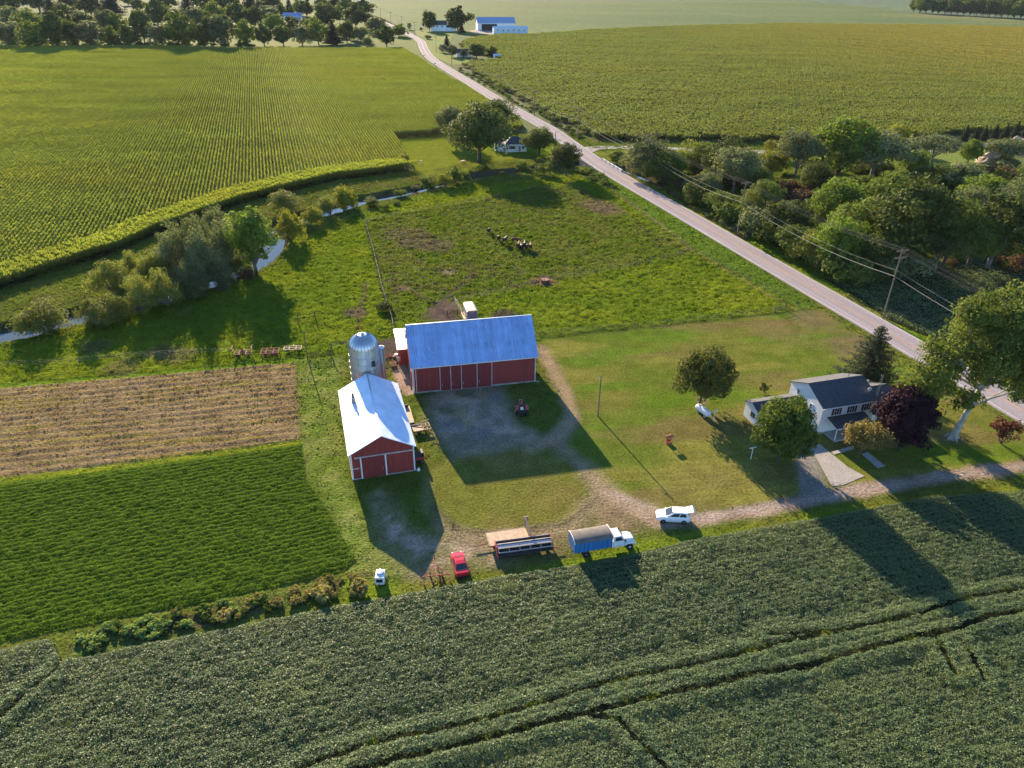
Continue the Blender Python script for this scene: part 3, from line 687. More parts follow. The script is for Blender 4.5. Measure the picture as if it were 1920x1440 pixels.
sheet('corn_soil', CORN1, .02, flatmat('corn_soil', (.022, .024, .011), (.03, .028, .014), .5, bump=.3, fine=2))
cd, sn = math.cos(ROWDIR), math.sin(ROWDIR)
uu, vv = np.meshgrid(np.arange(-100, 900, 3.0), np.arange(-750, 500, 1.12))
uu = uu+np.random.RandomState(2).uniform(-.4, .4, uu.shape)
px_, py_ = (uu*cd+vv*sn).ravel(), (uu*sn-vv*cd).ravel()
d = sdf(CP, px_, py_); k = d > .6
pp = np.stack([px_, py_], 1)[k]
ix, iy = pj(np.stack([pp[:, 0], pp[:, 1], np.full(len(pp), 2.0)], 1).T.T) if False else (None, None)
dd = np.stack([pp[:, 0], pp[:, 1], np.full(len(pp), 2.)], 1)-np.array([0, 0, CAMH]); zz = dd@FW; sxp = 960+CAMF*(dd@RT)/zz
k = (sxp > -140); pp = pp[k]
hd = fbm(pp[:, 0]/30, pp[:, 1]/12, 13)
r = np.random.RandomState(3)
hdl = np.zeros(len(pp), bool)
# headland rows along the creek side run the other way, unbroken
edge = Gs([(-420, 640), (0, 545), (133, 501), (233, 468), (297, 438), (380, 408), (467, 378), (547, 358), (633, 338), (720, 327), (777, 318)])
de = ldist(edge, pp[:, 0], pp[:, 1]); keep = de > 9.5
pp1 = pp[keep]
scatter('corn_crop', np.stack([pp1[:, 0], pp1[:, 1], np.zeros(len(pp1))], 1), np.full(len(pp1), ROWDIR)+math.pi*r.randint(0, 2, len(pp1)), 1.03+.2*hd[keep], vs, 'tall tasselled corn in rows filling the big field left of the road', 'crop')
hp = []; hr = []
for off in np.arange(.7, 9.6, .85):
    ln = offline(edge, off); seg = np.diff(ln, axis=0); 
    for a, s_ in zip(ln[:-1], seg):
        L_ = np.linalg.norm(s_)
        for t in np.arange(1.2, L_, 2.7): hp.append(a+s_*t/L_); hr.append(math.atan2(s_[1], s_[0]))
hp = np.array(hp); hr = np.array(hr); k = (sdf(CP, hp[:, 0], hp[:, 1]) > .3); hp, hr = hp[k], hr[k]
scatter('corn_headland', np.stack([hp[:, 0], hp[:, 1], np.zeros(len(hp))], 1), hr, np.random.RandomState(4).uniform(1.02, 1.2, len(hp)), vs, 'bright headland rows of corn along the creek edge of the left field', 'crop')
# small corn block behind the white cottage
CB = Gs([(948, 248), (982, 246), (972, 228), (948, 232)]); p, _ = inside_pts(CB, 120, np.random.RandomState(5), .3)
scatter('corn_patch', np.stack([p[:, 0], p[:, 1], np.zeros(len(p))], 1), np.full(len(p), ROWDIR), np.ones(len(p)), vs, 'small block of corn between the white cottage and the road', 'crop')
# far right field
vs2 = []
r = np.random.RandomState(14)
for k in range(5):
    xy = np.stack([r.uniform(-4, 4, 85), np.round(r.uniform(-4, 4, 85)/.95)*.95+r.normal(scale=.08, size=85)], 1)
    Q, c = corn_quads(xy, r, 2.3, 5); vs2.append(bpy.data.objects.new('corn_block', qmesh('_corn_block', Q, c, cm2)))
CORN2 = [(1112, 266), (1240, 265), (1450, 268), (1560, 268), (1700, 262), (1920, 248), (2350, 225), (2350, 62), (1920, 52), (1665, 49), (1452, 47), (1240, 53), (1120, 58), (1050, 64), (1000, 68), (930, 67), (905, 72), (860, 80), (862, 100), (935, 110), (930, 116), (860, 121), (895, 146), (1000, 204), (1086, 250)]
CQ = Gs(CORN2)
sheet('far_corn_soil', CORN2, .03, flatmat('far_corn_soil', (.07, .075, .03), (.085, .08, .035), .1, bump=.3, fine=1))
uu, vv = np.meshgrid(np.arange(100, 1100, 7.4), np.arange(-700, 1000, 7.4)); px_, py_ = uu.ravel(), vv.ravel()
cc, ss = math.cos(rad(-17.5)), math.sin(rad(-17.5)); gx_, gy_ = vv.ravel()*cc-uu.ravel()*ss, vv.ravel()*ss+uu.ravel()*cc
d = sdf(CQ, gx_, gy_); dd = np.stack([gx_, gy_, np.full(len(gx_), 2.)], 1)-np.array([0, 0, CAMH]); zz = dd@FW; sxp = 960+CAMF*(dd@RT)/np.maximum(zz, 1)
k = (d > 3.2) & (sxp < 2060) & (zz > 50)
q = np.stack([gx_[k], gy_[k], np.zeros(k.sum())], 1)
r = np.random.RandomState(6)
scatter('far_corn_crop', q, ROWDIR+math.pi/2+math.pi*r.randint(0, 2, len(q))+np.pi/2*0, r.uniform(.92, 1.08, len(q)), vs2, 'wide corn field with tan ripening bands beyond the road on the right', 'crop')
print('corn', len(pp1), len(hp), len(q))
# ---------------------------------------------------------------- buildings
redw = siding('red_siding', (.27, .034, .030), .30, 0, .35); redy = siding('red_siding_end', (.27, .034, .030), .30, 1, .35)
reddk = siding('red_door', (.20, .022, .022), .25, 0); reddky = siding('red_door_end', (.20, .022, .022), .25, 1)
tin = metalroof('tin_roof', (.52, .68, .98), .28, .32, .85, 0, .35)
tiny = metalroof('tin_roof_long', (.64, .71, .86), .28, .48, .3, 0, .0)
wtrim = mat('white_trim', (.72, .72, .72), .5, var=.15); gtrim = mat('shaded_trim', (.50, .48, .47), .6, var=.35, scale=1.5); conc2 = mat('foundation_concrete', (.36, .34, .32), .85, var=.3, scale=1.5)  # the grey trim has the wall's shade put into its colour
galv = mat('galvanized_steel', (.55, .58, .62), .34, .9, .15, 1.2); dkmetal = mat('dark_metal', (.05, .05, .055), .5, .4)
rustm = mat('rusty_iron', (.20, .085, .05), .8, .2, .5, 4, dirt=((.10, .05, .035), .8)); rubber = mat('tyre_rubber', (.018, .018, .018), .8, var=.3)
glassd = mat('window_glass', (.03, .035, .045), .06, 0, .1, 1, .9)
wood = mat('weathered_wood', (.33, .25, .17), .85, 0, .4, 4); woodlt = mat('pale_planks', (.45, .33, .23), .8, 0, .3, 3)
postw = mat('grey_post_wood', (.16, .13, .10), .9, 0, .4, 5)

def panel(m, face, L, W, a0, a1, z0, z1, p=.04, d=.06):
    """a slab on a wall of the box 0..L by 0..W, standing p proud of it"""
    if face == 'front': m.box(a0, a1, -p, d-p, z0, z1)
    elif face == 'back': m.box(a0, a1, W-(d-p), W+p, z0, z1)
    elif face == 'left': m.box(-p, d-p, a0, a1, z0, z1)
    else: m.box(L-(d-p), L+p, a0, a1, z0, z1)
    return m
def gable(L, W, he, hr, z0=0.0, ry=None):
    ry = W/2 if ry is None else ry
    return MB().prism([(0, 0, z0), (0, W, z0), (0, W, he), (0, ry, hr), (0, 0, he)], (L, 0, 0))
def roof_slabs(L, W, he, hr, o=.3, th=.09, ry=None, lift=.03):
    ry = W/2 if ry is None else ry; m = MB(); g = (hr-he)/ry; g2 = (hr-he)/(W-ry); e = lift
    for s, yy, gg in ((0, -o, g), (1, W+o, g2)):
        ze = he-gg*o+e; a = [(-o, yy, ze), (L+o, yy, ze), (L+o, ry, hr+e), (-o, ry, hr+e)]
        if s: a = a[::-1]
        m.prism([(x, y, z+th) for x, y, z in a][::-1], (0, 0, -th))
    return m
def window(root, face, L, W, a0, a1, z0, z1, fm=None, gm_=None, shutters=None):
    f = MB(); t = .07
    for b in ((a0-t, a1+t, z0-t, z0), (a0-t, a1+t, z1, z1+t), (a0-t, a0, z0, z1), (a1, a1+t, z0, z1), ((a0+a1)/2-.02, (a0+a1)/2+.02, z0, z1), (a0, (a0+a1)/2-.02, (z0+z1)/2-.02, (z0+z1)/2+.02)): panel(f, face, L, W, *b, .07, .08)
    fo = f.build('window', fm or wtrim, root); panel(MB(), face, L, W, a0, a1, z0, z1, .04, .05).build('pane', gm_ or glassd, fo)
    if shutters:
        for s0, s1 in ((a0-t-.38, a0-t-.01), (a1+t+.01, a1+t+.38)): panel(MB(), face, L, W, s0, s1, z0-.05, z1+.05, .05, .06).build('shutter', shutters, root)
    return fo

# the big barn
BL, BW, BE, BR = 21.77, 10.9, 5.5, 10.55
barn = thing('red_barn', 'large red barn with a faded steel roof and sliding doors facing the gravel yard', 'barn', (-17.05, 110.05), .2224)
gable(BL, BW, BE, BR, .25).build('wall', redw, barn)
roof_slabs(BL, BW, BE, BR, .35, .1).build('roof', tin, barn)
MB().box(-.35, BL+.35, BW/2-.14, BW/2+.14, BR+.1, BR+.18).build('ridge_cap', galv, barn)
MB().box(-.06, BL+.06, -.06, BW+.06, 0, .27).build('foundation', conc2, barn)
dfr = [.214, .30, .386, .513, .634]
for a, b in zip(dfr[:-1], dfr[1:]):
    d = panel(MB(), 'front', BL, BW, a*BL+.09, b*BL-.09, .12, BE-.55, .12, .1).build('sliding_door', reddk, barn)
    panel(MB(), 'front', BL, BW, a*BL+.3, a*BL+.36, 1.0, 1.5, .17, .04).build('door_handle', galv, d)
for a in dfr: panel(MB(), 'front', BL, BW, a*BL-.055, a*BL+.055, .05, BE-.5, .15, .14).build('door_post', gtrim, barn)
panel(MB(), 'front', BL, BW, dfr[0]*BL-.3, dfr[-1]*BL+.3, BE-.5, BE-.32, .17, .16).build('door_rail', dkmetal, barn)
for q_ in (('front', BL, BW, .02, .18), ('front', BL, BW, BL-.18, BL-.02), ('left', BL, BW, .0, .2)): panel(MB(), *q_, .2, BE-.25, .06, .05).build('corner_trim', wtrim, barn)
MB().box(-.35, BL+.35, -.47, -.36, BE-.42, BE-.28).build('gutter', wtrim, barn)
MB().tube([(.5, -.42, BE-.4), (.5, -.14, BE-.9), (.5, -.14, .2)], .06).build('downspout', wtrim, barn)
MB().tube([(BL-.1, -.42, BE-.4), (BL-.1, -.14, BE-.9), (BL-.1, -.14, .25), (BL+.6, -.35, .12)], .06).build('downspout', wtrim, barn)
lt = gable(7.5, 8.5, 3.1, 3.7, 0).add([], []); m = MB(); m.v = [(x-1.7, y+BW+.02, z) for x, y, z in lt.v]; m.f = lt.f; lo_ = m.build('rear_shed', redy, barn)
rt = roof_slabs(7.5, 8.5, 3.1, 3.7, .2); m = MB(); m.v = [(x-1.7, y+BW+.24, z) for x, y, z in rt.v]; m.f = rt.f; m.build('roof', metalroof('white_tin', (.75, .75, .74), .3, .5, .3, 0), lo_)
panel(MB(), 'left', BL, BW, 3.6, 4.6, .3, 2.4, .07, .08).build('side_door', reddky, barn)
# the small barn, gable to the yard
SW, SL, SE, SR = 9.19, 18.26, 4.52, 7.01
shed = thing('small_red_barn', 'small red barn with a long shiny metal roof beside the silo', 'barn', (-22.944+SW*math.cos(.2805), 85.358+SW*math.sin(.2805)), .2805+math.pi/2)
gable(SL, SW, SE, SR, .15).build('wall', redy, shed)
roof_slabs(SL, SW, SE, SR, .3, .1).build('roof', tiny, shed)
MB().box(-.3, SL+.3, SW/2-.12, SW/2+.12, SR+.1, SR+.17).build('ridge_cap', galv, shed)
MB().box(-.05, SL+.05, -.05, SW+.05, 0, .17).build('foundation', conc2, shed)
F = lambda f: SW*(1-f)
d = panel(MB(), 'left', SL, SW, F(.54)+.14, F(.155)-.14, .1, 3.7, .14, .1).build('sliding_door', reddky, shed); panel(MB(), 'left', SL, SW, F(.54)+.4, F(.54)+.46, 1.2, 1.7, .2, .04).build('door_handle', galv, d)
for f in (.155, .54): panel(MB(), 'left', SL, SW, F(f)-.1, F(f)+.1, .1, 3.75, .17, .15).build('door_post', wtrim, shed)
panel(MB(), 'left', SL, SW, F(1.0), F(.06), 3.78, 3.9, .16, .15).build('door_rail', gtrim, shed)
for q_ in ((F(1)+.01, F(1)+.2), (F(0)-.2, F(0)-.01)): panel(MB(), 'left', SL, SW, *q_, .15, SE-.1, .06, .05).build('corner_trim', wtrim, shed)
panel(MB(), 'left', SL, SW, F(.12), F(.02), 1.9, 1.98, .06, .05).build('wall_strip', wtrim, shed)
ch = MB().box(12.2, 12.75, 7.15, 7.7, 5.0, 6.55).build('chimney', conc2, shed); MB().cyl((12.47, 7.42, 6.55), (12.47, 7.42, 7.3), .16, n=10).build('flue', dkmetal, ch)
m = MB().prism([(SL+.02, 1.9, 0), (SL+8.6, 1.9, 0), (SL+8.6, 4.1, 0), (SL+.02, 4.1, 0)], (0, 0, 2.45)); an = m.build('feed_room', redw, shed)
MB().prism([(SL+.02, 1.7, 2.5), (SL+8.8, 1.7, 2.5), (SL+8.8, 4.3, 2.75), (SL+.02, 4.3, 2.75)], (0, 0, .08)).build('roof', metalroof('white_tin_low', (.75, .75, .74), .3, .5, .3, 0), an)
# the silo
SX, SY, SRd = -24.5, 107.6, 2.5
silo = thing('silo', 'galvanized steel grain silo with a ribbed dome behind the small barn', 'silo', (SX, SY), .2805)
siloM = NT('silo_sheet'); g = siloM.n('TexCoord').outputs['Object']; bt = siloM.n('TexBrick'); mp = siloM.n('Mapping')
sx = siloM.n('SeparateXYZ'); siloM.l(g, sx.inputs[0]); at = siloM.n('Math', operation='ARCTAN2'); siloM.l(sx.outputs[1], at.inputs[0]); siloM.l(sx.outputs[0], at.inputs[1])
cb = siloM.n('CombineXYZ'); k_ = siloM.n('Math', operation='MULTIPLY'); siloM.l(at.outputs[0], k_.inputs[0]); k_.inputs[1].default_value = 2.5; siloM.l(k_.outputs[0], cb.inputs[0]); siloM.l(sx.outputs[2], cb.inputs[1])
siloM.l(cb.outputs[0], bt.inputs['Vector']); bt.inputs['Scale'].default_value = 1; bt.inputs['Brick Width'].default_value = 2.6; bt.inputs['Row Height'].default_value = 1.15; bt.inputs['Mortar Size'].default_value = .03
bt.inputs['Color1'].default_value = (.50, .53, .57, 1); bt.inputs['Color2'].default_value = (.44, .47, .51, 1); bt.inputs['Mortar'].default_value = (.13, .14, .15, 1)
siloM.l(siloM.mul(bt.outputs['Color'], siloM.rng(siloM.noise(g, .9, 4), .3, .7, .85, 1.1)), siloM.b.inputs['Base Color']); siloM.b.inputs['Metallic'].default_value = .8; siloM.b.inputs['Roughness'].default_value = .42
MB().lathe([(SRd, 0), (SRd, 10.2), (SRd-.02, 10.25)], n=40).build('barrel', siloM.m, silo, smooth=True)
prof = [(SRd+.06, 10.2), (SRd+.02, 10.45)]+[(SRd*math.cos(t), 10.45+2.25*math.sin(t)) for t in np.linspace(.12, 1.45, 9)]+[(.12, 12.72)]
dm = MB().lathe(prof, n=40).build('dome', galv, silo, smooth=True)
m = MB()
for k in range(28):
    a = 2*math.pi*k/28
    m.tube([(r_*1.006*math.cos(a), r_*1.006*math.sin(a), z_+.01) for r_, z_ in prof[1:-2]], .035, 4)
m.build('dome_rib', mat('dome_seam', (.28, .31, .35), .5, .6), dm)
MB().lathe([(.3, 12.6), (.3, 12.85), (.05, 12.98)], n=12).build('dome_cap', galv, dm)
m = MB()
for z in np.arange(1.15, 10.2, 1.15): m.lathe([(SRd+.0, z-.03), (SRd+.03, z-.03), (SRd+.03, z+.03), (SRd, z+.03)], n=40)
m.build('hoop', mat('hoop_steel', (.33, .35, .38), .45, .8), silo)
MB().cyl((2.85, .55, 0), (2.85, .55, 9.6), .55, n=18).build('chute', galv, silo, smooth=True); MB().lathe([(.58, 9.6), (.58, 9.7), (.1, 9.95)], (2.85, .55, 0), n=18).build('chute_cap', wtrim, silo)
m = MB()
for s in (-.22, .22): m.bar((s+.35, -SRd-.14, 1), (s+.35, -SRd-.14, 10.5), .05)
for z in np.arange(1.2, 10.4, .35): m.bar((.13, -SRd-.14, z), (.57, -SRd-.14, z), .03)
m.build('ladder', galv, silo); m = MB()
m.box(.9, 1.5, -2.42, -2.1, 7.7, 8.6); m.build('hatch', dkmetal, silo)

# the farmhouse
vinyl = siding('white_siding', (.80, .80, .82), .2, 2, .08, .5); vinylb = siding('white_siding_b', (.80, .80, .82), .2, 2, .08, .5)
shingle = NT('dark_shingles'); g = shingle.n('TexCoord').outputs['Object']; br = shingle.n('TexBrick'); shingle.l(g, br.inputs['Vector']); br.inputs['Scale'].default_value = 1
br.inputs['Brick Width'].default_value = .6; br.inputs['Row Height'].default_value = .18; br.inputs['Mortar Size'].default_value = .012
for k, cval in (('Color1', (.062, .064, .072, 1)), ('Color2', (.048, .05, .058, 1)), ('Mortar', (.03, .03, .035, 1))): br.inputs[k].default_value = cval
shingle.l(shingle.mul(br.outputs['Color'], shingle.rng(shingle.noise(g, 1.5, 4), .3, .7, .8, 1.25)), shingle.b.inputs['Base Color']); shingle.b.inputs['Roughness'].default_value = .8
shl = shingle.m; shutm = mat('dark_red_shutter', (.045, .012, .018), .5)
HL, HW, HE, HR = 9.9, 8.5, 5.15, 7.1
house = thing('farmhouse', 'white two storey farmhouse with dark shingle roof and porch beside the driveway', 'house', (49.25, 99.0), .289)
gable(HL, HW, HE, HR).build('wall', vinyl, house); roof_slabs(HL, HW, HE, HR, .3, .12).build('roof', shl, house)
MB().box(-.04, HL+.04, -.04, HW+.04, 0, .35).build('foundation', conc2, house)
MB().box(-.3, HL+.3, -.44, -.31, HE-.3, HE-.17).build('gutter', wtrim, house)
for a in (2.3, 5.2, 7.9): window(house, 'front', HL, HW, a, a+.85, 3.35, 4.65, shutters=shutm)
window(house, 'front', HL, HW, 3.2, 3.9, 1.0, 1.9)
window(house, 'left', HL, HW, 6.0, 6.6, 4.0, 4.8); window(house, 'left', HL, HW, 2.4, 3.0, 3.3, 4.2)
d = panel(MB(), 'front', HL, HW, 5.0, 5.95, .35, 2.4, .05, .06).build('door', wtrim, house); panel(MB(), 'front', HL, HW, 5.05, 5.1, 1.2, 1.35, .1, .06).build('handle', dkmetal, d)
pr = MB().prism([(1.2, -.02, 3.05), (8.1, -.02, 3.05), (8.1, -2.7, 2.45), (1.2, -2.7, 2.45)], (0, 0, .12)).build('porch_roof', shl, house); MB().box(1.2, 8.1, -2.82, -2.7, 2.38, 2.56).build('gutter', wtrim, pr)
MB().box(1.3, 8.0, -2.6, -.05, 0, .3).build('porch_floor', conc2, house)
for a in (1.4, 3.6, 5.8, 7.8): MB().box(a-.06, a+.06, -2.55, -2.43, .3, 2.42).build('porch_post', wtrim, house)
MB().tube([(HL-2, 4.9, HR-.4), (HL-2, 4.9, HR+.7)], .05).build('vent_pipe', dkmetal, house)
m = MB(); wl = gable(8.3, 3.9, 2.75, 3.55); m.v = [(x-8.32, y+4.4, z) for x, y, z in wl.v]; m.f = wl.f; wg = m.build('left_wing', vinylb, house)
m = MB(); wl = roof_slabs(8.0, 3.9, 2.75, 3.55, .25); m.v = [(x-8.3, y+4.4, z) for x, y, z in wl.v]; m.f = wl.f; m.build('roof', shl, wg)
f = MB().box(-8.38, -8.3, 5.2, 6.5, 1.0, 2.1).build('wing_window', wtrim, house); m = MB(); m.box(-8.41, -8.37, 5.28, 5.8, 1.08, 2.02); m.box(-8.41, -8.37, 5.88, 6.42, 1.08, 2.02); m.build('pane', glassd, f)
m = MB(); wl = gable(5.6, 6.2, 3.2, 4.6); m.v = [(x+HL+.01, y+1.2, z) for x, y, z in wl.v]; m.f = wl.f; wg = m.build('right_wing', vinylb, house)
m = MB(); wl = roof_slabs(5.25, 6.2, 3.2, 4.6, .3); m.v = [(x+HL+.35, y+1.2, z) for x, y, z in wl.v]; m.f = wl.f; m.build('roof', shl, wg)
def house_pt(x, y, z=0): a = .289; return (49.25+x*math.cos(a)-y*math.sin(a), 99.0+x*math.sin(a)+y*math.cos(a), z)
def dish(loc, rz, label, post):
    t = thing('satellite_dish', label, 'satellite dish', loc, rz, 'satellite dishes on the farmhouse roof')
    m = MB(); rings = []
    for r_, y_ in ((.02, .12), (.2, .1), (.38, .03), (.45, -.04)): rings.append([(r_*math.cos(a), y_-.1, post+.3+r_*math.sin(a)) for a in np.linspace(0, 2*math.pi, 14, endpoint=False)])
    m.loft(rings, False); m.loft([[(x, y+.02, z) for x, y, z in r_] for r_ in rings], False); m.build('reflector', wtrim, t, smooth=True)
    MB().tube([(0, .05, 0), (0, .05, post+.3)], .03).build('mast', galv, t); MB().tube([(0, -.1, post-.1), (0, -.45, post+.3)], .02).build('feed_arm', dkmetal, t)
dish(house_pt(9.0, 1.1, 5.7), .4, 'white satellite dish on the lower edge of the main farmhouse roof', .55); dish(house_pt(12.3, 5.2, 4.35), .6, 'white satellite dish on the lower side wing roof of the farmhouse', .5)
t = thing('antenna_tower', 'thin lattice antenna tower rising between the farmhouse and its side wing', 'antenna', house_pt(10.6, .8), .3)
m = MB()
for q in range(3):
    a = q*2.094; m.bar((.2*math.cos(a), .2*math.sin(a), 0), (.16*math.cos(a), .16*math.sin(a), 9), .04)
m.build('mast', galv, t); m = MB()
for z in np.arange(.5, 9, .5):
    for q in range(3): a, b = q*2.094, (q+1)*2.094; m.bar((.19*math.cos(a), .19*math.sin(a), z), (.19*math.cos(b), .19*math.sin(b), z+.4), .025)
m.build('bracing', galv, t)

# the white cottage by the bridge
CL, CWd = 8.4, 7.0
cot = thing('white_cottage', 'small white cottage with dark hip roof under the big trees by the bridge', 'house', (-3.8, 294.5), .2)
MB().box(0, CL, 0, CWd, 0, 3.1).build('wall', vinylb, cot)
m = MB(); m.add([(-.4, -.4, 3.05), (CL+.4, -.4, 3.05), (CL+.4, CWd+.4, 3.05), (-.4, CWd+.4, 3.05), (2.9, CWd/2, 5.3), (CL-2.9, CWd/2, 5.3)], [(0, 1, 5, 4), (1, 2, 5), (2, 3, 4, 5), (3, 0, 4), (3, 2, 1, 0)]); m.build('roof', shl, cot)
window(cot, 'front', CL, CWd, 1.9, 3.3, 1.2, 2.3, shutters=shutm); window(cot, 'front', CL, CWd, 6.6, 7.4, 1.2, 2.2); window(cot, 'left', CL, CWd, 3.0, 4.0, 1.2, 2.2)
d = panel(MB(), 'front', CL, CWd, 5.2, 6.0, .2, 2.2, .05, .06).build('door', mat('grey_door', (.3, .32, .35), .5), cot); panel(MB(), 'front', CL, CWd, 5.25, 5.3, 1.1, 1.25, .1, .06).build('handle', dkmetal, d)
MB().prism([(4.6, -.02, 2.75), (CL, -.02, 2.75), (CL, -1.5, 2.45), (4.6, -1.5, 2.45)], (0, 0, .1)).build('awning', wtrim, cot)
m = MB().box(-3.6, -.02, 1.6, 5.6, 0, 2.6); wg = m.build('side_wing', vinylb, cot); MB().prism([(-3.8, 1.2, 2.62), (-.02, 1.2, 2.62), (-.02, 6, 3.0), (-3.8, 6, 3.0)], (0, 0, .12)).build('roof', shl, wg)
window(cot, 'front', CL, CWd, .4, .9, 1.2, 2.2)

# the bridge rails
def rail(name, label, px, h, panelm, solid):
    P = [G(x, y) for x, y in px]; t = thing(name, label, 'bridge rail', P[0], math.atan2(P[-1][1]-P[0][1], P[-1][0]-P[0][0]))
    L_ = np.linalg.norm(P[-1]-P[0]); m = MB()
    if solid: m.box(0, L_, -.18, .18, 0, h)
    else: m.box(0, L_, -.06, .06, h-.25, h); m.box(0, L_, -.06, .06, h*.4, h*.4+.18)
    m.build('rail', panelm, t); n = 9 if not solid else 6
    for k in range(n): MB().box(L_*k/(n-1)-.12, L_*k/(n-1)+.12, -.25, .25, -1.6 if not solid else 0, h+.08).build('post', conc2, t)
rail('bridge_parapet', 'pale concrete parapet on the far side of the creek bridge', [(1129, 301), (1166, 323)], .9, mat('parapet_concrete', (.62, .6, .58), .8, var=.15), True)
rail('bridge_railing', 'dark railing with concrete posts on the near side of the creek bridge', [(1089, 304), (1119, 324)], 1.0, mat('railing_steel', (.16, .16, .17), .6, .3), False)

# the far farmstead, more than eight hundred metres away
bluetin = metalroof('blue_tin', (.30, .38, .52), .5, .4, .5, 0); palew = siding('pale_tin_wall', (.62, .66, .72), .5, 0, .08)
def farbarn(name, label, a, b, W, he, hr, wm, rm_, z=0):
    p, q = G(*a), G(*b); L_ = np.linalg.norm(q-p); t = thing(name, label, 'barn', p, math.atan2(q[1]-p[1], q[0]-p[0]))
    gable(L_, W, he, hr).build('wall', wm, t); roof_slabs(L_, W, he, hr, .4).build('roof', rm_, t); return t, L_
t, L_ = farbarn('machine_shed', 'big blue roofed machine shed with a wide dark opening on the distant farm', (896, 57.5), (966, 57.5), 20, 7.0, 12.0, palew, bluetin)
panel(MB(), 'front', L_, 20, 4, 20, .1, 6.2, .05, .08).build('bay_shade_panel', mat('bay_shade', (.02, .02, .022), .9), t)  # dark slab on the closed wall, painting the shade of an open bay
t, L_ = farbarn('long_shed', 'long low white shed with small windows on the distant farm', (926, 63.5), (990, 63.2), 8, 5.2, 6.6, palew, metalroof('pale_tin_roof', (.6, .63, .68), .5, .4, .6, 0))
for k in range(6): panel(MB(), 'front', L_, 8, L_*(.1+.155*k), L_*(.1+.155*k)+1.1, 2.6, 3.7, .05, .08).build('window', glassd, t)
panel(MB(), 'left', L_, 8, 2, 5.6, .1, 4.0, .05, .08).build('door', wtrim, t)
p = G(808, 58.5); t = thing('far_farmhouse', 'distant white farmhouse with dark roofs under two tall trees', 'house', p, .05)
gable(16, 9, 6, 9.5).build('wall', vinylb, t); roof_slabs(16, 9, 6, 9.5, .4).build('roof', shl, t)
m = MB(); wl = gable(9, 7, 3.6, 5.6); m.v = [(x+16.02, y+1, z) for x, y, z in wl.v]; m.f = wl.f; wg = m.build('side_wing', vinylb, t); m = MB(); wl = roof_slabs(8.6, 7, 3.6, 5.6, .3); m.v = [(x+16.4, y+1, z) for x, y, z in wl.v]; m.f = wl.f; m.build('roof', shl, wg)
for a in (2, 6, 11): window(t, 'front', 16, 9, a, a+1.2, 3.8, 5.4)
def farhouse(label, px, L_, W, he, hr, rm_, cat='house', wm=None, yaw=.1):
    t = thing('far_house', label, cat, G(*px), yaw); gable(L_, W, he, hr).build('wall', wm or vinylb, t); roof_slabs(L_, W, he, hr, .4).build('roof', rm_, t)
    for a in (.2, .6): window(t, 'front', L_, W, L_*a, L_*a+1.2, 1.2, 2.4)
farhouse('long blue roofed house among the trees of the far hamlet', (531, 35.5), 21, 10, 3.2, 6.4, bluetin)
farhouse('small white gabled garage beside the blue roofed house in the trees', (556, 38.5), 5, 6, 2.6, 4.2, bluetin)
farhouse('small house hidden between the evergreens near the distant road bend', (856, 107), 11, 8, 3, 5.2, shl)
farhouse('tiny white shed right of the dark round trees at the corn edge', (926, 110.5), 5, 4, 2.4, 3.2, metalroof('shed_tin', (.6, .62, .66), .5, .4, .5, 0), 'shed')
farhouse('pale house glimpsed at the top left behind the treeline', (36, 8), 22, 10, 4, 6.5, shl)
# ---------------------------------------------------------------- trees
LM = {'dark': leafmat('dark_leaf', (.076, .100, .026), .30, .25), 'mid': leafmat('mid_leaf', (.115, .155, .03), .32, .22),
      'bright': leafmat('bright_leaf', (.135, .195, .03), .35, .15), 'willow': leafmat('willow_leaf', (.18, .20, .045), .36, .2),
      'yellow': leafmat('yellow_leaf', (.205, .215, .032), .36, .15), 'grey': leafmat('grey_leaf', (.145, .168, .075), .30, .2),
      'purple': leafmat('purple_leaf', (.036, .014, .022), .10, .1, tcol=(1.4, .7, .7)), 'tan': leafmat('tan_leaf', (.20, .16, .055), .34, .1),
      'red': leafmat('red_leaf', (.13, .05, .036), .25, .1), 'spruce': leafmat('spruce_needle', (.042, .058, .028), .15, .1),
      'brown': leafmat('brown_leaf', (.12, .075, .045), .3, .2), 'maple': leafmat('maple_leaf', (.095, .135, .026), .32, .1),
      'bronze': leafmat('bronze_leaf', (.105, .112, .03), .32, .1), 'straw': leafmat('straw_leaf', (.26, .225, .075), .35, .25), 'cabbage': leafmat('garden_leaf', (.21, .29, .085), .4, .25)}
BARK = {'grey': mat('grey_bark', (.20, .17, .14), .9, 0, .5, 2), 'pale': mat('pale_bark', (.42, .38, .32), .85, 0, .45, 1.2, dirt=((.16, .12, .08), .7)), 'dark': mat('dark_bark', (.075, .06, .05), .9, 0, .4, 3)}
def unit(n, r):
    v = r.normal(size=(n, 3)); return v/np.linalg.norm(v, axis=1, keepdims=True)
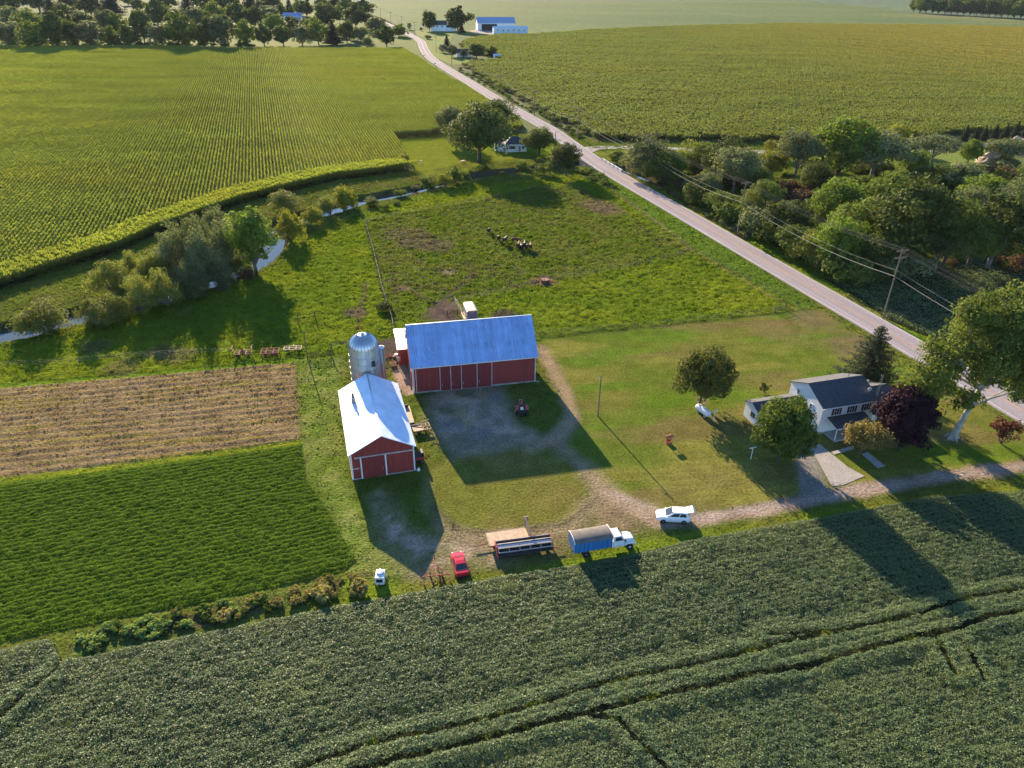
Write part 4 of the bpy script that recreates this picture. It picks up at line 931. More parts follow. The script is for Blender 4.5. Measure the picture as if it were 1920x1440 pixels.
def crown(lobes, n, leaf, r, clump=.26, per=55, under=-.35, jit=.75, shell=.35):
    """leaves in clumps over lobes [(centre, radii)]; clumps leave gaps between them"""
    leaf *= 1.38; n = int(n*1.35); clump *= 1.75
    w_ = np.array([np.prod(np.asarray(b)**.667) for _, b in lobes]); w_ = w_/w_.sum()
    Ps = []; Ns = []; Vs = []
    for (c, b), f in zip(lobes, w_):
        c = np.asarray(c); b = np.asarray(b); nc = max(3, int(n*f/per))
        d = unit(nc*2, r); d = d[d[:, 2] > under-.3*r.uniform(size=len(d))][:nc]
        cc = c+d*b*(1-shell*r.uniform(0, 1, (len(d), 1))**1.5)
        k = np.ones(len(cc), bool)
        for c2, b2 in lobes:
            if c2 is c: continue
            q = (((cc-np.asarray(c2))/np.asarray(b2))**2).sum(1); k &= (q > .22)
        cc, d = cc[k], d[k]
        if not len(cc): continue
        rc = clump*b.mean()*r.uniform(.6, 1.35, (len(cc), 1, 1))
        off = r.normal(size=(len(cc), per, 3)); off[..., 2] *= .75
        off /= np.maximum(np.linalg.norm(off, axis=2, keepdims=True), .9)/1.0
        P = cc[:, None, :]+off*rc
        nn = d[:, None, :]*.6+off*.7+np.array([0, 0, .25])
        v = (r.uniform(.72, 1.28, (len(cc), 1))*r.uniform(.82, 1.18, (len(cc), per)))
        Ps.append(P.reshape(-1, 3)); Ns.append(nn.reshape(-1, 3)); Vs.append(v.ravel())
    P = np.concatenate(Ps); N = np.concatenate(Ns); V = np.concatenate(Vs)
    Q = leaves(P, N, leaf, r, .75, jit)
    hue = r.normal(scale=.09, size=len(V)); col = V[:, None]*np.stack([1+hue+.12*(V-1), np.ones(len(V)), 1-hue], 1)
    return Q, np.clip(col, .2, 2.2)
def lobes_round(h, wd, r, n=12, low=.22, top=1.0, flat=.0):
    L = []; a, hz = wd/2, h*(top-low)/2; zc = h*(low+top)/2
    L.append((np.array([0, 0, zc]), np.array([a*.62, a*.62, hz*.68])))
    gold = math.pi*(3-5**.5)
    for k in range(n):
        z = 1-2*(k+.5)/n; rr_ = math.sqrt(1-z*z); an = k*gold+r.uniform(-.4, .4)
        s = r.uniform(.28, .50); f = r.uniform(.46, .80)
        tap = 1-.22*max(z, 0)
        L.append((np.array([a*f*rr_*math.cos(an)*tap, a*f*rr_*math.sin(an)*tap, zc+hz*(1-s*.9)*z*(1-flat)]), np.array([a*s, a*s, min(a*s, hz*s*1.15)])*r.uniform(.85, 1.15)))
    return L
def limbs(m, base, tips, r0, r, zfork, bend=.12):
    p0 = Vector(base)
    for t in tips:
        t = Vector(t); fk = Vector((p0.x, p0.y, zfork*r.uniform(.75, 1.2))); mid = fk.lerp(t, .5)+Vector(r.normal(scale=bend*abs(t.z-fk.z)+.05, size=3))
        mid.z = min(mid.z, t.z); rr_ = r0*r.uniform(.35, .55)
        m.tube([fk, fk.lerp(mid, .5), mid, t], [rr_, rr_*.8, rr_*.55, rr_*.15], 5)
VAR = {}
def variant(kind, h, wd, n, leaf, seed, lm, bark='dark', shape='round', per=55, clump=.3, unlink=True, nl=12, low=.22, rx=1.0):
    r = np.random.RandomState(seed); tr = MB(); r0 = max(.12, h*.022)
    if shape == 'round': L = lobes_round(h, wd, r, nl, low)
    elif shape == 'wide': L = lobes_round(h, wd, r, nl, .35, 1.0, .25)
    elif shape == 'tall': L = lobes_round(h, wd, r, nl, .12)
    elif shape == 'willow':
        L = []
        for k in range(nl):
            a = r.uniform(0, 6.28); q = math.sqrt((k+.3)/nl)*wd*.36; zz = h*(.80-.42*(q/(wd*.36))**1.5)*r.uniform(.85, 1.08)
            s = wd*r.uniform(.13, .19); L.append((np.array([q*math.cos(a+k*2.4), q*math.sin(a+k*2.4), zz]), np.array([s, s, h*r.uniform(.17, .24)])))
            L.append((np.array([q*1.05*math.cos(a+k*2.4), q*1.05*math.sin(a+k*2.4), zz*.62]), np.array([s*1.0, s*1.0, h*.19])))
    elif shape == 'bush':
        L = [(np.array([r.uniform(-.3, .3)*wd, r.uniform(-.3, .3)*wd, h*r.uniform(.35, .62)]), np.array([wd*r.uniform(.17, .27)]*2+[h*r.uniform(.25, .38)])) for k in range(nl)]
    if shape in ('spruce', 'pine'):
        Qs = []; cs = []; tr.tube([(0, 0, 0), (0, 0, h*.5), (0, 0, h)], [r0, r0*.6, .03], 7)
        z = h*.06; k = 0
        while z < h*.98:
            f = 1-z/h; Lb = (wd*.5*f**.8+.15)*r.uniform(.8, 1.1); nb = max(5, int(11*f+4)); dz = h*(.028+.02*f) if shape == 'spruce' else h*.03
            for q in range(nb):
                a = 2*math.pi*q/nb+k*.7+r.uniform(-.25, .25); lb = Lb*r.uniform(.65, 1.12); sl = -.28*f+.12 if shape == 'spruce' else .1
                mseg = max(4, int(n*lb/(wd*60))); t = np.linspace(.1, 1, mseg)[:, None]*np.ones((1, 5)); t = (t+r.normal(scale=.03, size=t.shape)).ravel()
                wv = r.normal(scale=.07*lb+.05, size=t.shape)*(1.15-t*.75); zz = z+lb*(sl*t+.10*t*t*(1 if shape == 'spruce' else 0))-np.abs(r.normal(scale=.10+.03*lb, size=t.shape))
                P = np.stack([lb*t*math.cos(a)-wv*math.sin(a), lb*t*math.sin(a)+wv*math.cos(a), zz], 1)
                Qs.append(leaves(P, np.array([.4*math.cos(a), .4*math.sin(a), .8])*np.ones((len(P), 1)), leaf, r, .5, .5)); v = r.uniform(.7, 1.3, len(P))*r.uniform(.8, 1.2); cs.append(np.stack([v, v, v], 1))
                if shape == 'spruce' and q % 2 == 0: tr.tube([(0, 0, z), (lb*.75*math.cos(a), lb*.75*math.sin(a), z+lb*sl*.7)], [.05, .015], 4)
            z += dz; k += 1
        Q, col = np.concatenate(Qs), np.concatenate(cs)
    else:
        Q, col = crown(L, n, leaf, r, clump, per)
        fork = h*(low+.06) if shape != 'willow' else h*.08
        if shape == 'bush': fork = .15
        top_ = fork*1.25
        if shape == 'willow':
            for k in range(4):
                a = r.uniform(0, 6.28); tr.tube([(0, 0, 0), (wd*.08*math.cos(a), wd*.08*math.sin(a), h*.2), (wd*.22*math.cos(a), wd*.22*math.sin(a), h*.62)], [r0*.7, r0*.5, .04], 6)
        else:
            tr.tube([(0, 0, -.2), (0, 0, .25), (0, 0, top_*.5), (0, 0, top_), (0, 0, h*.7)], [r0*1.45, r0*1.1, r0*.95, r0*.75, r0*.15], 9)
        limbs(tr, (0, 0, 0), [l[0] for l in L[1:]], r0, r, fork)
    root = bpy.data.objects.new(kind, None); root.empty_display_size = .5
    tm = tr.build('trunk', BARK[bark], root, smooth=True); cr = qmesh('crown', Q, col, LM[lm], root)
    root['h'] = h; root['w'] = wd; root['used'] = 0
    C.objects.link(root); VAR[kind, seed] = root
    return root
def off_road(loc, wd, h_=9):
    P = np.asarray(ROAD); q = np.array(loc[:2]); i = int(np.argmin(((P-q)**2).sum(1))); i0, i1 = max(i-1, 0), min(i+1, len(P)-1)
    d = P[i1]-P[i0]; d = d/np.linalg.norm(d); nrm = np.array([-d[1], d[0]]); s = (q-P[i])@nrm; need = (4.6 if h_ < 1.6 else 6.6)+min(wd, 8)*.40
    if abs(s) < need and ((P[i]-q)**2).sum() < 400: q = q+nrm*(math.copysign(need, s)-s)
    return (q[0], q[1], loc[2] if len(loc) > 2 else 0)
def plant(vr, loc, h, wd, rz, label, cat='tree', group=None):
    loc = off_road(loc, wd, h)
    s = (wd/vr['w'], wd/vr['w'], h/vr['h'])
    if not vr['used']:
        vr['used'] = 1; o = vr; o.location = loc; o.rotation_euler = (0, 0, rz); o.scale = s; tag(o, label, cat, group)
    else:
        o = copy_tree(vr, loc, rz, s, label); o['category'] = cat
        if group: o['group'] = group
        elif 'group' in o: del o['group']
    return o
def at_px(cx, top, base, wpx, z=0.0):
    x0 = cx
    for _ in range(3):
        g = G(x0, base, z); h = max(height_at(g, top)-z, .4); gm_ = g.copy(); gm_[2] = z+h*.6; x0 += cx-pj(gm_)[0]
    g = G(x0, base, z)
    return g, max(h, .4), wpx/scale_at(gm_)
ORD = ['first', 'second', 'third', 'fourth', 'fifth', 'sixth', 'seventh', 'eighth', 'ninth', 'tenth', 'eleventh', 'twelfth', 'thirteenth', 'fourteenth', 'fifteenth', 'sixteenth', 'seventeenth', 'eighteenth', 'nineteenth', 'twentieth']
def ordn(k):
    if k < 20: return ORD[k]
    t = {2: 'twenty', 3: 'thirty', 4: 'forty', 5: 'fifty'}; a, b = divmod(k+1, 10)
    return t[a]+'-'+ORD[b-1] if b else t[a][:-1]+'ieth'
rt_ = np.random.RandomState(99)
# trees of the farmstead, each its own
def hero(name, px, shape, lm, bark, n, leaf, seed, label, nl=16, low=.2, per=60, clump=.24, cat='tree', z=0.0):
    g, h, wd = at_px(*px, z); v = variant(name, h, wd, n, leaf, seed, lm, bark, shape, per, clump, nl=nl, low=low)
    return plant(v, (g[0], g[1], z), h, wd, 0, label, cat)
hero('maple_tree', (1322, 657, 757, 112), 'round', 'bronze', 'dark', 15000, .27, 201, 'round bronze green maple beside the white propane tank on the lawn', 20, .12)
hero('maple_tree', (1474, 744, 866, 112), 'round', 'maple', 'dark', 24000, .26, 202, 'big dense green maple in front of the left wing of the farmhouse', 24, .10)
hero('spruce_tree', (1642, 608, 724, 140), 'spruce', 'spruce', 'grey', 9500, .24, 203, 'ragged dark spruce behind the farmhouse next to the road')
hero('purple_maple', (1708, 726, 842, 112), 'round', 'purple', 'dark', 20000, .26, 204, 'dark purple leaved round tree right of the farmhouse porch', 22, .08)
hero('ornamental_tree', (1620, 794, 864, 84), 'wide', 'tan', 'dark', 5600, .22, 205, 'small tan brown spreading tree over the front walk of the farmhouse', 11, .2, 45, .30)
hero('red_shrub', (1891, 774, 832, 58), 'bush', 'red', 'dark', 2600, .22, 206, 'small reddish shrub tree at the right edge of the lawn', 9, .1)
hero('lawn_shrub', (1436, 717, 736, 18), 'bush', 'dark', 'dark', 600, .2, 207, 'small round dark shrub alone on the lawn behind the farmhouse', 7, cat='shrub')
hero('yard_shrub', (1704, 712, 745, 34), 'bush', 'mid', 'dark', 900, .22, 208, 'green shrub half hidden behind the dark purple tree', 7, cat='shrub')
# the great sycamore: leaning pale trunk, open crown of separate boughs
g = G(1785, 822); hS = 25.5; r = np.random.RandomState(44); tr = MB()
syc = thing('sycamore_tree', 'huge pale trunked sycamore leaning over the right of the lawn', 'tree', g)
ends = [(-5.6, .5, 11.6, 3.4), (-4.4, .2, 14.0, 3.2), (-2.6, -1.5, 15.6, 3.6), (-.2, 1.5, 19.8, 3.6), (2.8, .4, 22.3, 3.5), (5.8, 1.0, 21.6, 3.8), (8.2, -.5, 19.5, 3.8), (10.2, 1.2, 16.2, 3.6), (9.5, -1.5, 12.5, 3.3), (11.8, 0, 12.8, 3.2), (4.0, 2.8, 17.8, 3.6), (2.0, -2.5, 17.6, 3.4),
        (6.2, -2.6, 16.6, 3.5), (1.6, .4, 13.9, 2.8), (7.5, 3.4, 18.5, 3.4), (-3.0, 2.2, 9.4, 2.5), (8.8, 1.4, 9.2, 2.6), (4.2, .2, 13.0, 2.8), (11.4, .6, 9.4, 2.5), (-.6, -.8, 8.2, 2.1), (12.6, 1.5, 17.5, 3.0)]
tr.tube([(0, 0, -.3), (.05, 0, .35), (.45, 0, 3), (1.1, .1, 6.5), (1.6, .2, 9.5)], [.9, .58, .46, .4, .34], 12)
for fx in (.0, 1.2, 2.4, 3.6, 4.9): tr.tube([(.5*math.cos(fx), .5*math.sin(fx), .7), (1.15*math.cos(fx), 1.15*math.sin(fx), -.1)], [.3, .12], 6)
LB = []
for x, y, z, s in ends:
    x = x-.17*max(z-6, 0)-.6
    t = Vector((x, y, z)); fk = Vector((1.6, .2, 9.5)) if z > 10 else Vector((1.1, .1, 6.5)); mid = fk.lerp(t, .55)+Vector(r.normal(scale=.5, size=3))
    tr.tube([fk-Vector((0, 0, .4)), fk.lerp(mid, .5), mid, t], [.28, .2, .13, .04], 7)
    for k in range(4):
        d = unit(1, r)[0]*np.array([1, 1, .8])*s*.72; LB.append((np.array([x, y, z])+d, np.array([s*.66]*2+[s*.56])*r.uniform(.8, 1.2)))
        tr.tube([mid.lerp(t, .5), t.lerp(Vector((x, y, z))+Vector(d), .6), Vector((x, y, z))+Vector(d)], [.1, .06, .02], 4)
tr.build('trunk', BARK['pale'], syc, smooth=True); Q, col = crown(LB, 52000, .28, r, .26, 48, -.9, .8, .5)
syl = leafmat('sycamore_leaf', (.13, .165, .036), .36, 0); qmesh('crown', Q, col, syl, syc)
# trees along the creek and round the cottage: pixels of the photograph (centre, top, foot, width)
def z6(cx, t, b, w_): return (cx/3, 320+t/3, 320+b/3, w_/3)
def z5(cx, t, b, w_): return (640+cx/3, t/3, b/3, w_/3)
def z7(cx, t, b, w_): return (640+cx/3, 180+t/3, 180+b/3, w_/3)
WV = [variant('willow_tree', 10, 9, 7500, .24, 301+k, 'willow', 'grey', 'willow', 60, .34, nl=11) for k in range(4)]
WG = [variant('creek_willow', 11, 9, 7500, .25, 311+k, 'grey', 'grey', 'willow', 60, .34, nl=12) for k in range(3)]
YB = [variant('willow_bush', 5, 6, 3800, .22, 321+k, 'yellow', 'grey', 'willow', 50, .36, nl=8) for k in range(2)]
GB = [variant('creek_shrub', 3.5, 5, 1900, .26, 331+k, 'mid', 'dark', 'bush', 40, .34, nl=9) for k in range(3)]
RT_ = [variant('round_tree', 14, 11, 9000, .34, 341+k, ['dark', 'mid', 'maple'][k % 3], 'dark', 'round', 60, .27, nl=16, low=.18) for k in range(5)]
TT = [variant('tall_tree', 18, 11, 10000, .36, 351+k, ['bright', 'mid', 'dark'][k % 3], 'grey', 'tall', 60, .26, nl=18, low=.1) for k in range(3)]
GT = [variant('grey_tree', 12, 11, 8000, .30, 361+k, 'grey', 'grey', 'wide', 55, .27, nl=15) for k in range(3)]
YT = [variant('yellow_tree', 11, 9, 6500, .30, 371+k, 'yellow', 'dark', 'round', 55, .27, nl=14, low=.12) for k in range(2)]
BT = [variant('green_tree', 13, 11, 9000, .33, 381+k, 'bright', 'dark', 'round', 60, .27, nl=16, low=.1) for k in range(3)]
DT = [variant('dark_bush', 5, 6.5, 3200, .30, 391+k, ['dark', 'grey', 'brown'][k], 'dark', 'bush', 45, .33, nl=11) for k in range(3)]
PN = [variant('pine_tree', 12, 6.5, 2600, .36, 401+k, 'spruce', 'dark', 'pine') for k in range(2)]
creek = [
 (WV[0], z6(230, 700, 892, 250), 'pyramid shaped yellow willow at the left end of the creek'),
 (WV[1], z6(520, 715, 880, 190), 'low leaning willow over the bright water on the left'),
 (WV[2], z6(610, 485, 692, 180), 'dark rounded willow at the left end of the dense creek grove'),
 (WV[3], z6(742, 445, 600, 120), 'narrow pale willow on the corn side of the creek grove'),
 (WV[0], z6(815, 492, 655, 130), 'rounded willow just right of the narrow pale one in the grove'),
 (WV[1], z6(880, 460, 640, 140), 'willow behind the middle of the creek grove, corn side'),
 (WV[2], z6(700, 560, 720, 150), 'short willow in the front left of the creek grove'),
 (WV[3], z6(915, 545, 762, 175), 'yellowish willow with bare stems standing at the water'),
 (WV[0], z6(775, 592, 792, 180), 'spreading willow hanging over the creek left of the bare stemmed one'),
 (WV[1], z6(645, 690, 830, 170), 'low yellowish willow at the front left of the creek grove'),
 (WG[0], z6(965, 270, 600, 190), 'broad grey green willow at the upper left of the tall grove'),
 (WG[1], z6(1100, 232, 580, 150), 'tallest grey willow in the middle of the creek grove'),
 (WG[2], z6(1125, 290, 640, 160), 'grey willow in front of the tallest one in the grove'),
 (WG[0], z6(1025, 465, 690, 180), 'dark willow at the water in the middle of the grove'),
 (WG[1], z6(1215, 195, 480, 160), 'grey willow at the corn side just left of the cottonwood'),
 (WG[2], z6(1255, 252, 560, 190), 'rounded grey willow touching the left of the cottonwood'),
 (WG[0], z6(1225, 466, 636, 150), 'small willow with a visible leaning stem at the pasture edge'),
 (WG[1], z6(1110, 560, 700, 130), 'low dark willow at the water below the tall grove'),
 (GB[0], z6(1040, 620, 715, 110), 'low green shrub at the water in front of the grove'),
 (GB[1], z6(1340, 480, 560, 130), 'dark shrub at the foot of the cottonwood'),
 (TT[0], z6(1400, 178, 556, 225), 'tall bright green cottonwood at the right end of the creek grove'),
 (WV[2], z6(1600, 104, 228, 165), 'rounded willow beyond the creek under the corn edge'),
 (YB[0], z6(1618, 214, 388, 140), 'yellow green willow on the pasture bank right of the pool'),
 (YB[1], z6(1742, 198, 302, 105), 'small yellow willow between two glints of creek water'),
 (WV[3], z6(1850, 135, 246, 120), 'small willow left of the bright creek bend'),
 (YB[0], z7(8, 478, 622, 140), 'yellow willow near the bright creek bend below the corn'),
 (GB[2], z7(480, 440, 510, 85), 'pale green shrub on the creek bank below the cottage lawn'),
 (YB[1], z7(585, 432, 512, 85), 'yellow green bush right of the pale shrub on the bank'),
 (GB[0], z7(640, 400, 488, 90), 'round green bush at the corner of the cottage lawn'),
 (GB[1], z7(335, 520, 562, 52), 'tiny shrub standing beside the creek water bend'),
 (GB[2], z7(700, 425, 480, 60), 'small bank shrub right of the cottage lawn'),
 (GB[0], z7(1020, 352, 412, 58), 'pale round shrub in front of the cottage'),
 (GB[1], z7(1140, 375, 440, 70), 'dark shrub on the bank in front of the round cottage tree'),
 (GB[2], z7(180, 572, 612, 80), 'low bush on the pasture side of the creek bend'),
 (RT_[0], z5(775, 612, 912, 300), 'largest dark oak beside the white cottage'),
 (GT[0], z5(612, 600, 790, 160), 'grey leaved tree behind the left of the largest oak'),
 (RT_[2], z5(862, 566, 760, 200), 'dark round tree behind the cottage roof'),
 (RT_[1], z5(740, 620, 740, 120), 'smaller dark tree between the grey tree and the oak'),
 (RT_[4], z5(1115, 726, 872, 165), 'round bronze tree right of the white cottage'),
 (RT_[3], z5(1268, 808, 985, 140), 'green round tree by the near end of the bridge'),
]
for v, px, lab in creek:
    g, h, wd = at_px(*px); zz = float(ground_z(g[0], g[1])) if abs(g[0]) < 145 and g[1] < 325 else 0
    plant(v, (g[0], g[1], max(zz, -1.3)), h*1.03, wd*1.25, rt_.uniform(0, 6.28), lab, 'shrub' if v in GB else 'tree')
# bank brush, low, along the creek
k = 0
for (x, y) in [(60, 600), (180, 612), (345, 590), (380, 560), (420, 545), (470, 520), (540, 445), (575, 432), (720, 392), (745, 384), (780, 350), (810, 345), (845, 338), (870, 328), (905, 318), (940, 320), (980, 316), (1010, 318), (1040, 312), (1110, 338), (1130, 345)]:
    g = G(x, y); zz = float(ground_z(g[0], g[1])); h = rt_.uniform(1.0, 2.0)
    plant((GB+DT)[k % 6], (g[0], g[1], max(zz, -1.2)-.1), h, h*rt_.uniform(1.6, 2.6), rt_.uniform(0, 6.28), f'{ordn(k)} low bank bush from the left along the creek', 'bush', 'low bushes along the creek bank'); k += 1
# the wood right of the road: three bands, each left to right
def z8(cx, t, b, w_): return (1080+cx/2.2857, 200+t/2.2857, 200+b/2.2857, w_/2.2857)
W1 = [('pale green willowy', WG[0], 300, 95, 300, 175), ('light green', WV[1], 510, 135, 275, 130), ('dark spreading', RT_[0], 640, 150, 310, 150), ('small yellow', YT[0], 845, 146, 215, 60), ('golden', YT[1], 850, 186, 300, 110), ('grey green', GT[0], 960, 108, 320, 165),
      ('tall yellow green', BT[0], 1150, 45, 320, 205), ('wide grey', GT[1], 1290, 116, 320, 260), ('small golden', YT[0], 1388, 80, 190, 80), ('yellow green', BT[2], 1450, 190, 300, 115), ('dark flat topped', GT[2], 1540, 125, 250, 165), ('bright green', BT[1], 1695, 146, 245, 85), ('grey spreading', GT[0], 1850, 138, 260, 150)]
W2 = [('dark leafy', RT_[2], 400, 190, 340, 120), ('greyish', GT[1], 690, 180, 370, 175), ('pale grey', GT[2], 570, 290, 400, 100), ('dull green', RT_[1], 780, 268, 370, 100), ('brown tinged', DT[2], 935, 308, 420, 100), ('dark', RT_[0], 1040, 250, 420, 120), ('light green', BT[2], 1130, 318, 520, 175), ('golden topped', YT[1], 1490, 262, 380, 130), ('olive', RT_[4], 1560, 250, 390, 190),
      ('green', BT[1], 1340, 298, 500, 200), ('dark olive', RT_[2], 1230, 300, 440, 120), ('grey green', GT[0], 1650, 250, 400, 180), ('rounded green', BT[0], 1765, 298, 470, 160), ('tall dark', TT[2], 1830, 370, 690, 230), ('leaning grey', WG[2], 1900, 300, 520, 170), ('pale', WG[1], 1700, 340, 520, 150)]
W3 = [('dark', DT[0], 440, 330, 430, 110), ('dull green', RT_[1], 560, 375, 470, 110), ('mixed green', GB[1], 650, 400, 500, 110), ('olive', WV[1], 745, 345, 500, 100), ('dark', DT[1], 700, 450, 560, 120), ('green', RT_[4], 810, 320, 470, 125), ('reddish brown', DT[2], 990, 350, 460, 110), ('broad green', RT_[3], 905, 405, 570, 160), ('dark shrubby', DT[0], 780, 470, 590, 120), ('dense dark', RT_[2], 865, 530, 650, 150),
      ('pale', WV[3], 970, 540, 680, 150), ('green', TT[1], 1240, 385, 640, 190), ('big dark green', RT_[3], 1460, 305, 705, 270), ('bright green', BT[2], 1120, 480, 710, 150), ('light green', BT[0], 1210, 500, 690, 180), ('dark', RT_[0], 1320, 540, 725, 170), ('deep green', RT_[2], 1620, 410, 700, 200), ('shady', RT_[1], 1720, 460, 695, 190), ('low dark', DT[0], 1030, 610, 745, 150), ('low green', GB[2], 1150, 650, 755, 130), ('low shady', DT[1], 1400, 620, 735, 170), ('grey', GT[1], 1570, 520, 710, 150), ('low', DT[0], 1250, 660, 745, 120)]
for band, lst, lab in ((1, W1, 'in the wood row along the gravel lane'), (2, W2, 'in the middle of the roadside wood'), (3, W3, 'in the wood row along the road')):
    for k, (d, v, cx, t, b, w_) in enumerate(sorted(lst, key=lambda q: q[2])):
        g, h, wd = at_px(*z8(cx, t, b, w_)); plant(v, (g[0], g[1], 0), h*1.04, wd*1.32, rt_.uniform(0, 6.28), f'{d} tree, {ordn(k)} from left {lab}')
# brambles filling the wood floor and its road edge
WP = Gs([(1208, 300), (1300, 300), (1500, 318), (1980, 320), (1990, 500), (1800, 516), (1680, 520), (1540, 528), (1470, 490), (1390, 445), (1290, 385), (1225, 335)])
p, d = inside_pts(WP, 400, np.random.RandomState(17), .5)
p = p[:170]; o_ = np.argsort(p[:, 0])
for k, (x, y) in enumerate(p[o_]):
    h = rt_.uniform(2.2, 5.5); plant((DT+GB)[rt_.randint(0, 6)], (x, y, -.1), h, h*rt_.uniform(1.3, 2.2), rt_.uniform(0, 6.28), 'undergrowth bush between the trees of the wood beside the road', 'bush', 'undergrowth bushes of the roadside wood')
for k in range(24):   # brown weeds of the far roadside and hedge along the right field
    t = k/23; a = G2(1226+t*165, 345+t*103); h = rt_.uniform(.8, 1.5)
    plant(DT[(k*2) % 3], (a[0]+rt_.normal()*1.0, a[1], 0), h, h*2, rt_.uniform(0, 6.28), f'{ordn(k)} roadside weed clump from the bridge along the wood edge', 'bush', 'weed clumps between road and wood')
for k in range(40):
    t = k/39; a = G2(850+t*232, 131+t*128); h = rt_.uniform(1.0, 2.3)
    plant((GB+DT)[rt_.randint(0, 6)], (a[0]+rt_.normal()*.8, a[1], 0), h, h*rt_.uniform(1.4, 2.2), rt_.uniform(0, 6.28), f'{ordn(k)} hedge bush from the far end of the roadside hedge', 'bush', 'hedge bushes between the road and the right corn field')
for k, (x, y) in enumerate([(1112, 332), (1100, 325), (1132, 338), (1150, 352), (1172, 300), (1185, 312), (1200, 325), (1085, 322), (1120, 300), (1160, 293)]):
    g = G(x, y); h = rt_.uniform(1.2, 2.6); plant((GB+DT)[k % 6], (g[0], g[1], -.2), h, h*1.9, rt_.uniform(0, 6.28), f'{ordn(k)} bush in the tangle around the creek bridge', 'bush', 'bushes around the bridge')
# evergreens by the gravel lane at the right edge
for k, (cx, t, b) in enumerate([(1812, 234, 268), (1832, 236, 267), (1848, 236, 265), (1868, 232, 263), (1888, 232, 262), (1908, 226, 260), (1926, 230, 258), (1944, 226, 256)]):
    g, h, wd = at_px(cx, t, b, 22); plant(PN[k % 2], (g[0], g[1], 0), h, wd, rt_.uniform(0, 6), f'{ordn(k)} dark evergreen from the left in the row by the gravel lane', 'tree', 'row of evergreens by the gravel lane')
# distant farm and road bend
FV = [variant('far_round_tree', 17, 14, 2600, .85, 501+k, ['dark', 'dark', 'mid', 'grey'][k], 'dark', 'round', 36, .30, nl=13, low=.05) for k in range(4)]
FW_ = [variant('far_bush', 6, 8, 700, .8, 511+k, 'dark', 'dark', 'bush', 30, .36, nl=8) for k in range(2)]
FP = [variant('far_conifer', 17, 8, 1500, .7, 521+k, 'spruce', 'dark', 'pine') for k in range(2)]
def z6b(cx, t, b, w_): return (720+cx/6, t/6, b/6, w_/6)
for v, px, lab in [(FV[0], z6b(505, 105, 350, 165), 'tall dark tree in front of the distant white farmhouse'), (FV[1], z6b(825, 62, 345, 285), 'broad tall tree between the distant farmhouse and the blue shed'), (FV[2], z6b(780, 200, 350, 120), 'smaller tree under the left of the broad distant tree'), (FP[0], z6b(872, 262, 372, 95), 'dark round evergreen before the broad distant tree'),
                   (FP[1], z6b(705, 395, 570, 130), 'dark pointed evergreen beside the road bend'), (FV[0], z6b(770, 490, 640, 130), 'dark tree right of the pointed evergreen at the bend'), (FV[3], z6b(660, 490, 590, 90), 'dark tree left of the pointed evergreen at the bend'), (FV[1], z6b(895, 560, 650, 80), 'small dark tree left of the round pair at the corn edge'), (FV[0], z6b(1040, 480, 655, 200), 'larger of the two round dark trees at the corn edge'), (FV[1], z6b(1215, 515, 640, 125), 'smaller of the two round dark trees at the corn edge'),
                   (FW_[0], z6b(480, 390, 440, 95), 'low hedge bush by the distant road'), (FW_[1], z6b(420, 305, 345, 40), 'tiny bush left of the distant farmhouse'), (FV[3], z6b(265, 250, 335, 50), 'thin bare tree beside the distant road')]:
    g, h, wd = at_px(*px); plant(v, (g[0], g[1], 0), h, wd, rt_.uniform(0, 6.28), lab, 'bush' if v in FW_ else 'tree')
def zA(cx, t, b, w_): return (cx/4.8, t/4.8, b/4.8, w_/4.8)
def zB(cx, t, b, w_): return (380+cx/4.8, t/4.8, b/4.8, w_/4.8)
R1 = [zA(55, 205, 430, 200), zA(300, 215, 450, 230), zA(480, 130, 440, 235), zA(650, 200, 430, 120), zA(790, 190, 430, 225), zA(980, 250, 430, 130), zA(1150, 240, 430, 205), zA(1265, 88, 392, 170), zA(1440, 215, 430, 210), zA(1635, 138, 436, 240), zA(1815, 235, 430, 165), zA(1900, 160, 420, 150),
      zB(170, 138, 428, 215), zB(370, 196, 425, 160), zB(540, 230, 412, 155), zB(715, 240, 412, 170), zB(885, 228, 410, 160), zB(1030, 182, 402, 165), zB(1165, 196, 404, 160), zB(1290, 190, 384, 130), zB(1420, 245, 375, 130), zB(1482, 338, 412, 72), zB(1650, 236, 422, 150)]
R2 = [zA(110, 62, 300, 210), zA(250, 100, 330, 200), zA(560, 110, 320, 180), zA(750, 110, 300, 200), zA(950, 90, 320, 160), zA(1050, 130, 330, 150), zA(1580, 80, 300, 170), zA(1400, 5, 260, 200), zA(1750, 60, 280, 190), zB(90, 35, 270, 190), zB(300, 20, 250, 190), zB(455, 60, 260, 130), zB(590, 55, 250, 180), zB(645, 135, 290, 160), zB(800, 145, 260, 110), zB(790, 190, 280, 110), zB(940, 165, 260, 120), zB(1120, 35, 240, 210), zB(1090, 120, 240, 110), zB(1370, 40, 250, 180), zB(1490, 120, 260, 100), zB(1555, 160, 310, 180), zB(1765, 225, 330, 110), zB(1785, 262, 325, 70), zB(950, 185, 330, 130), zB(1350, 250, 360, 90), zB(1240, 240, 340, 110)]
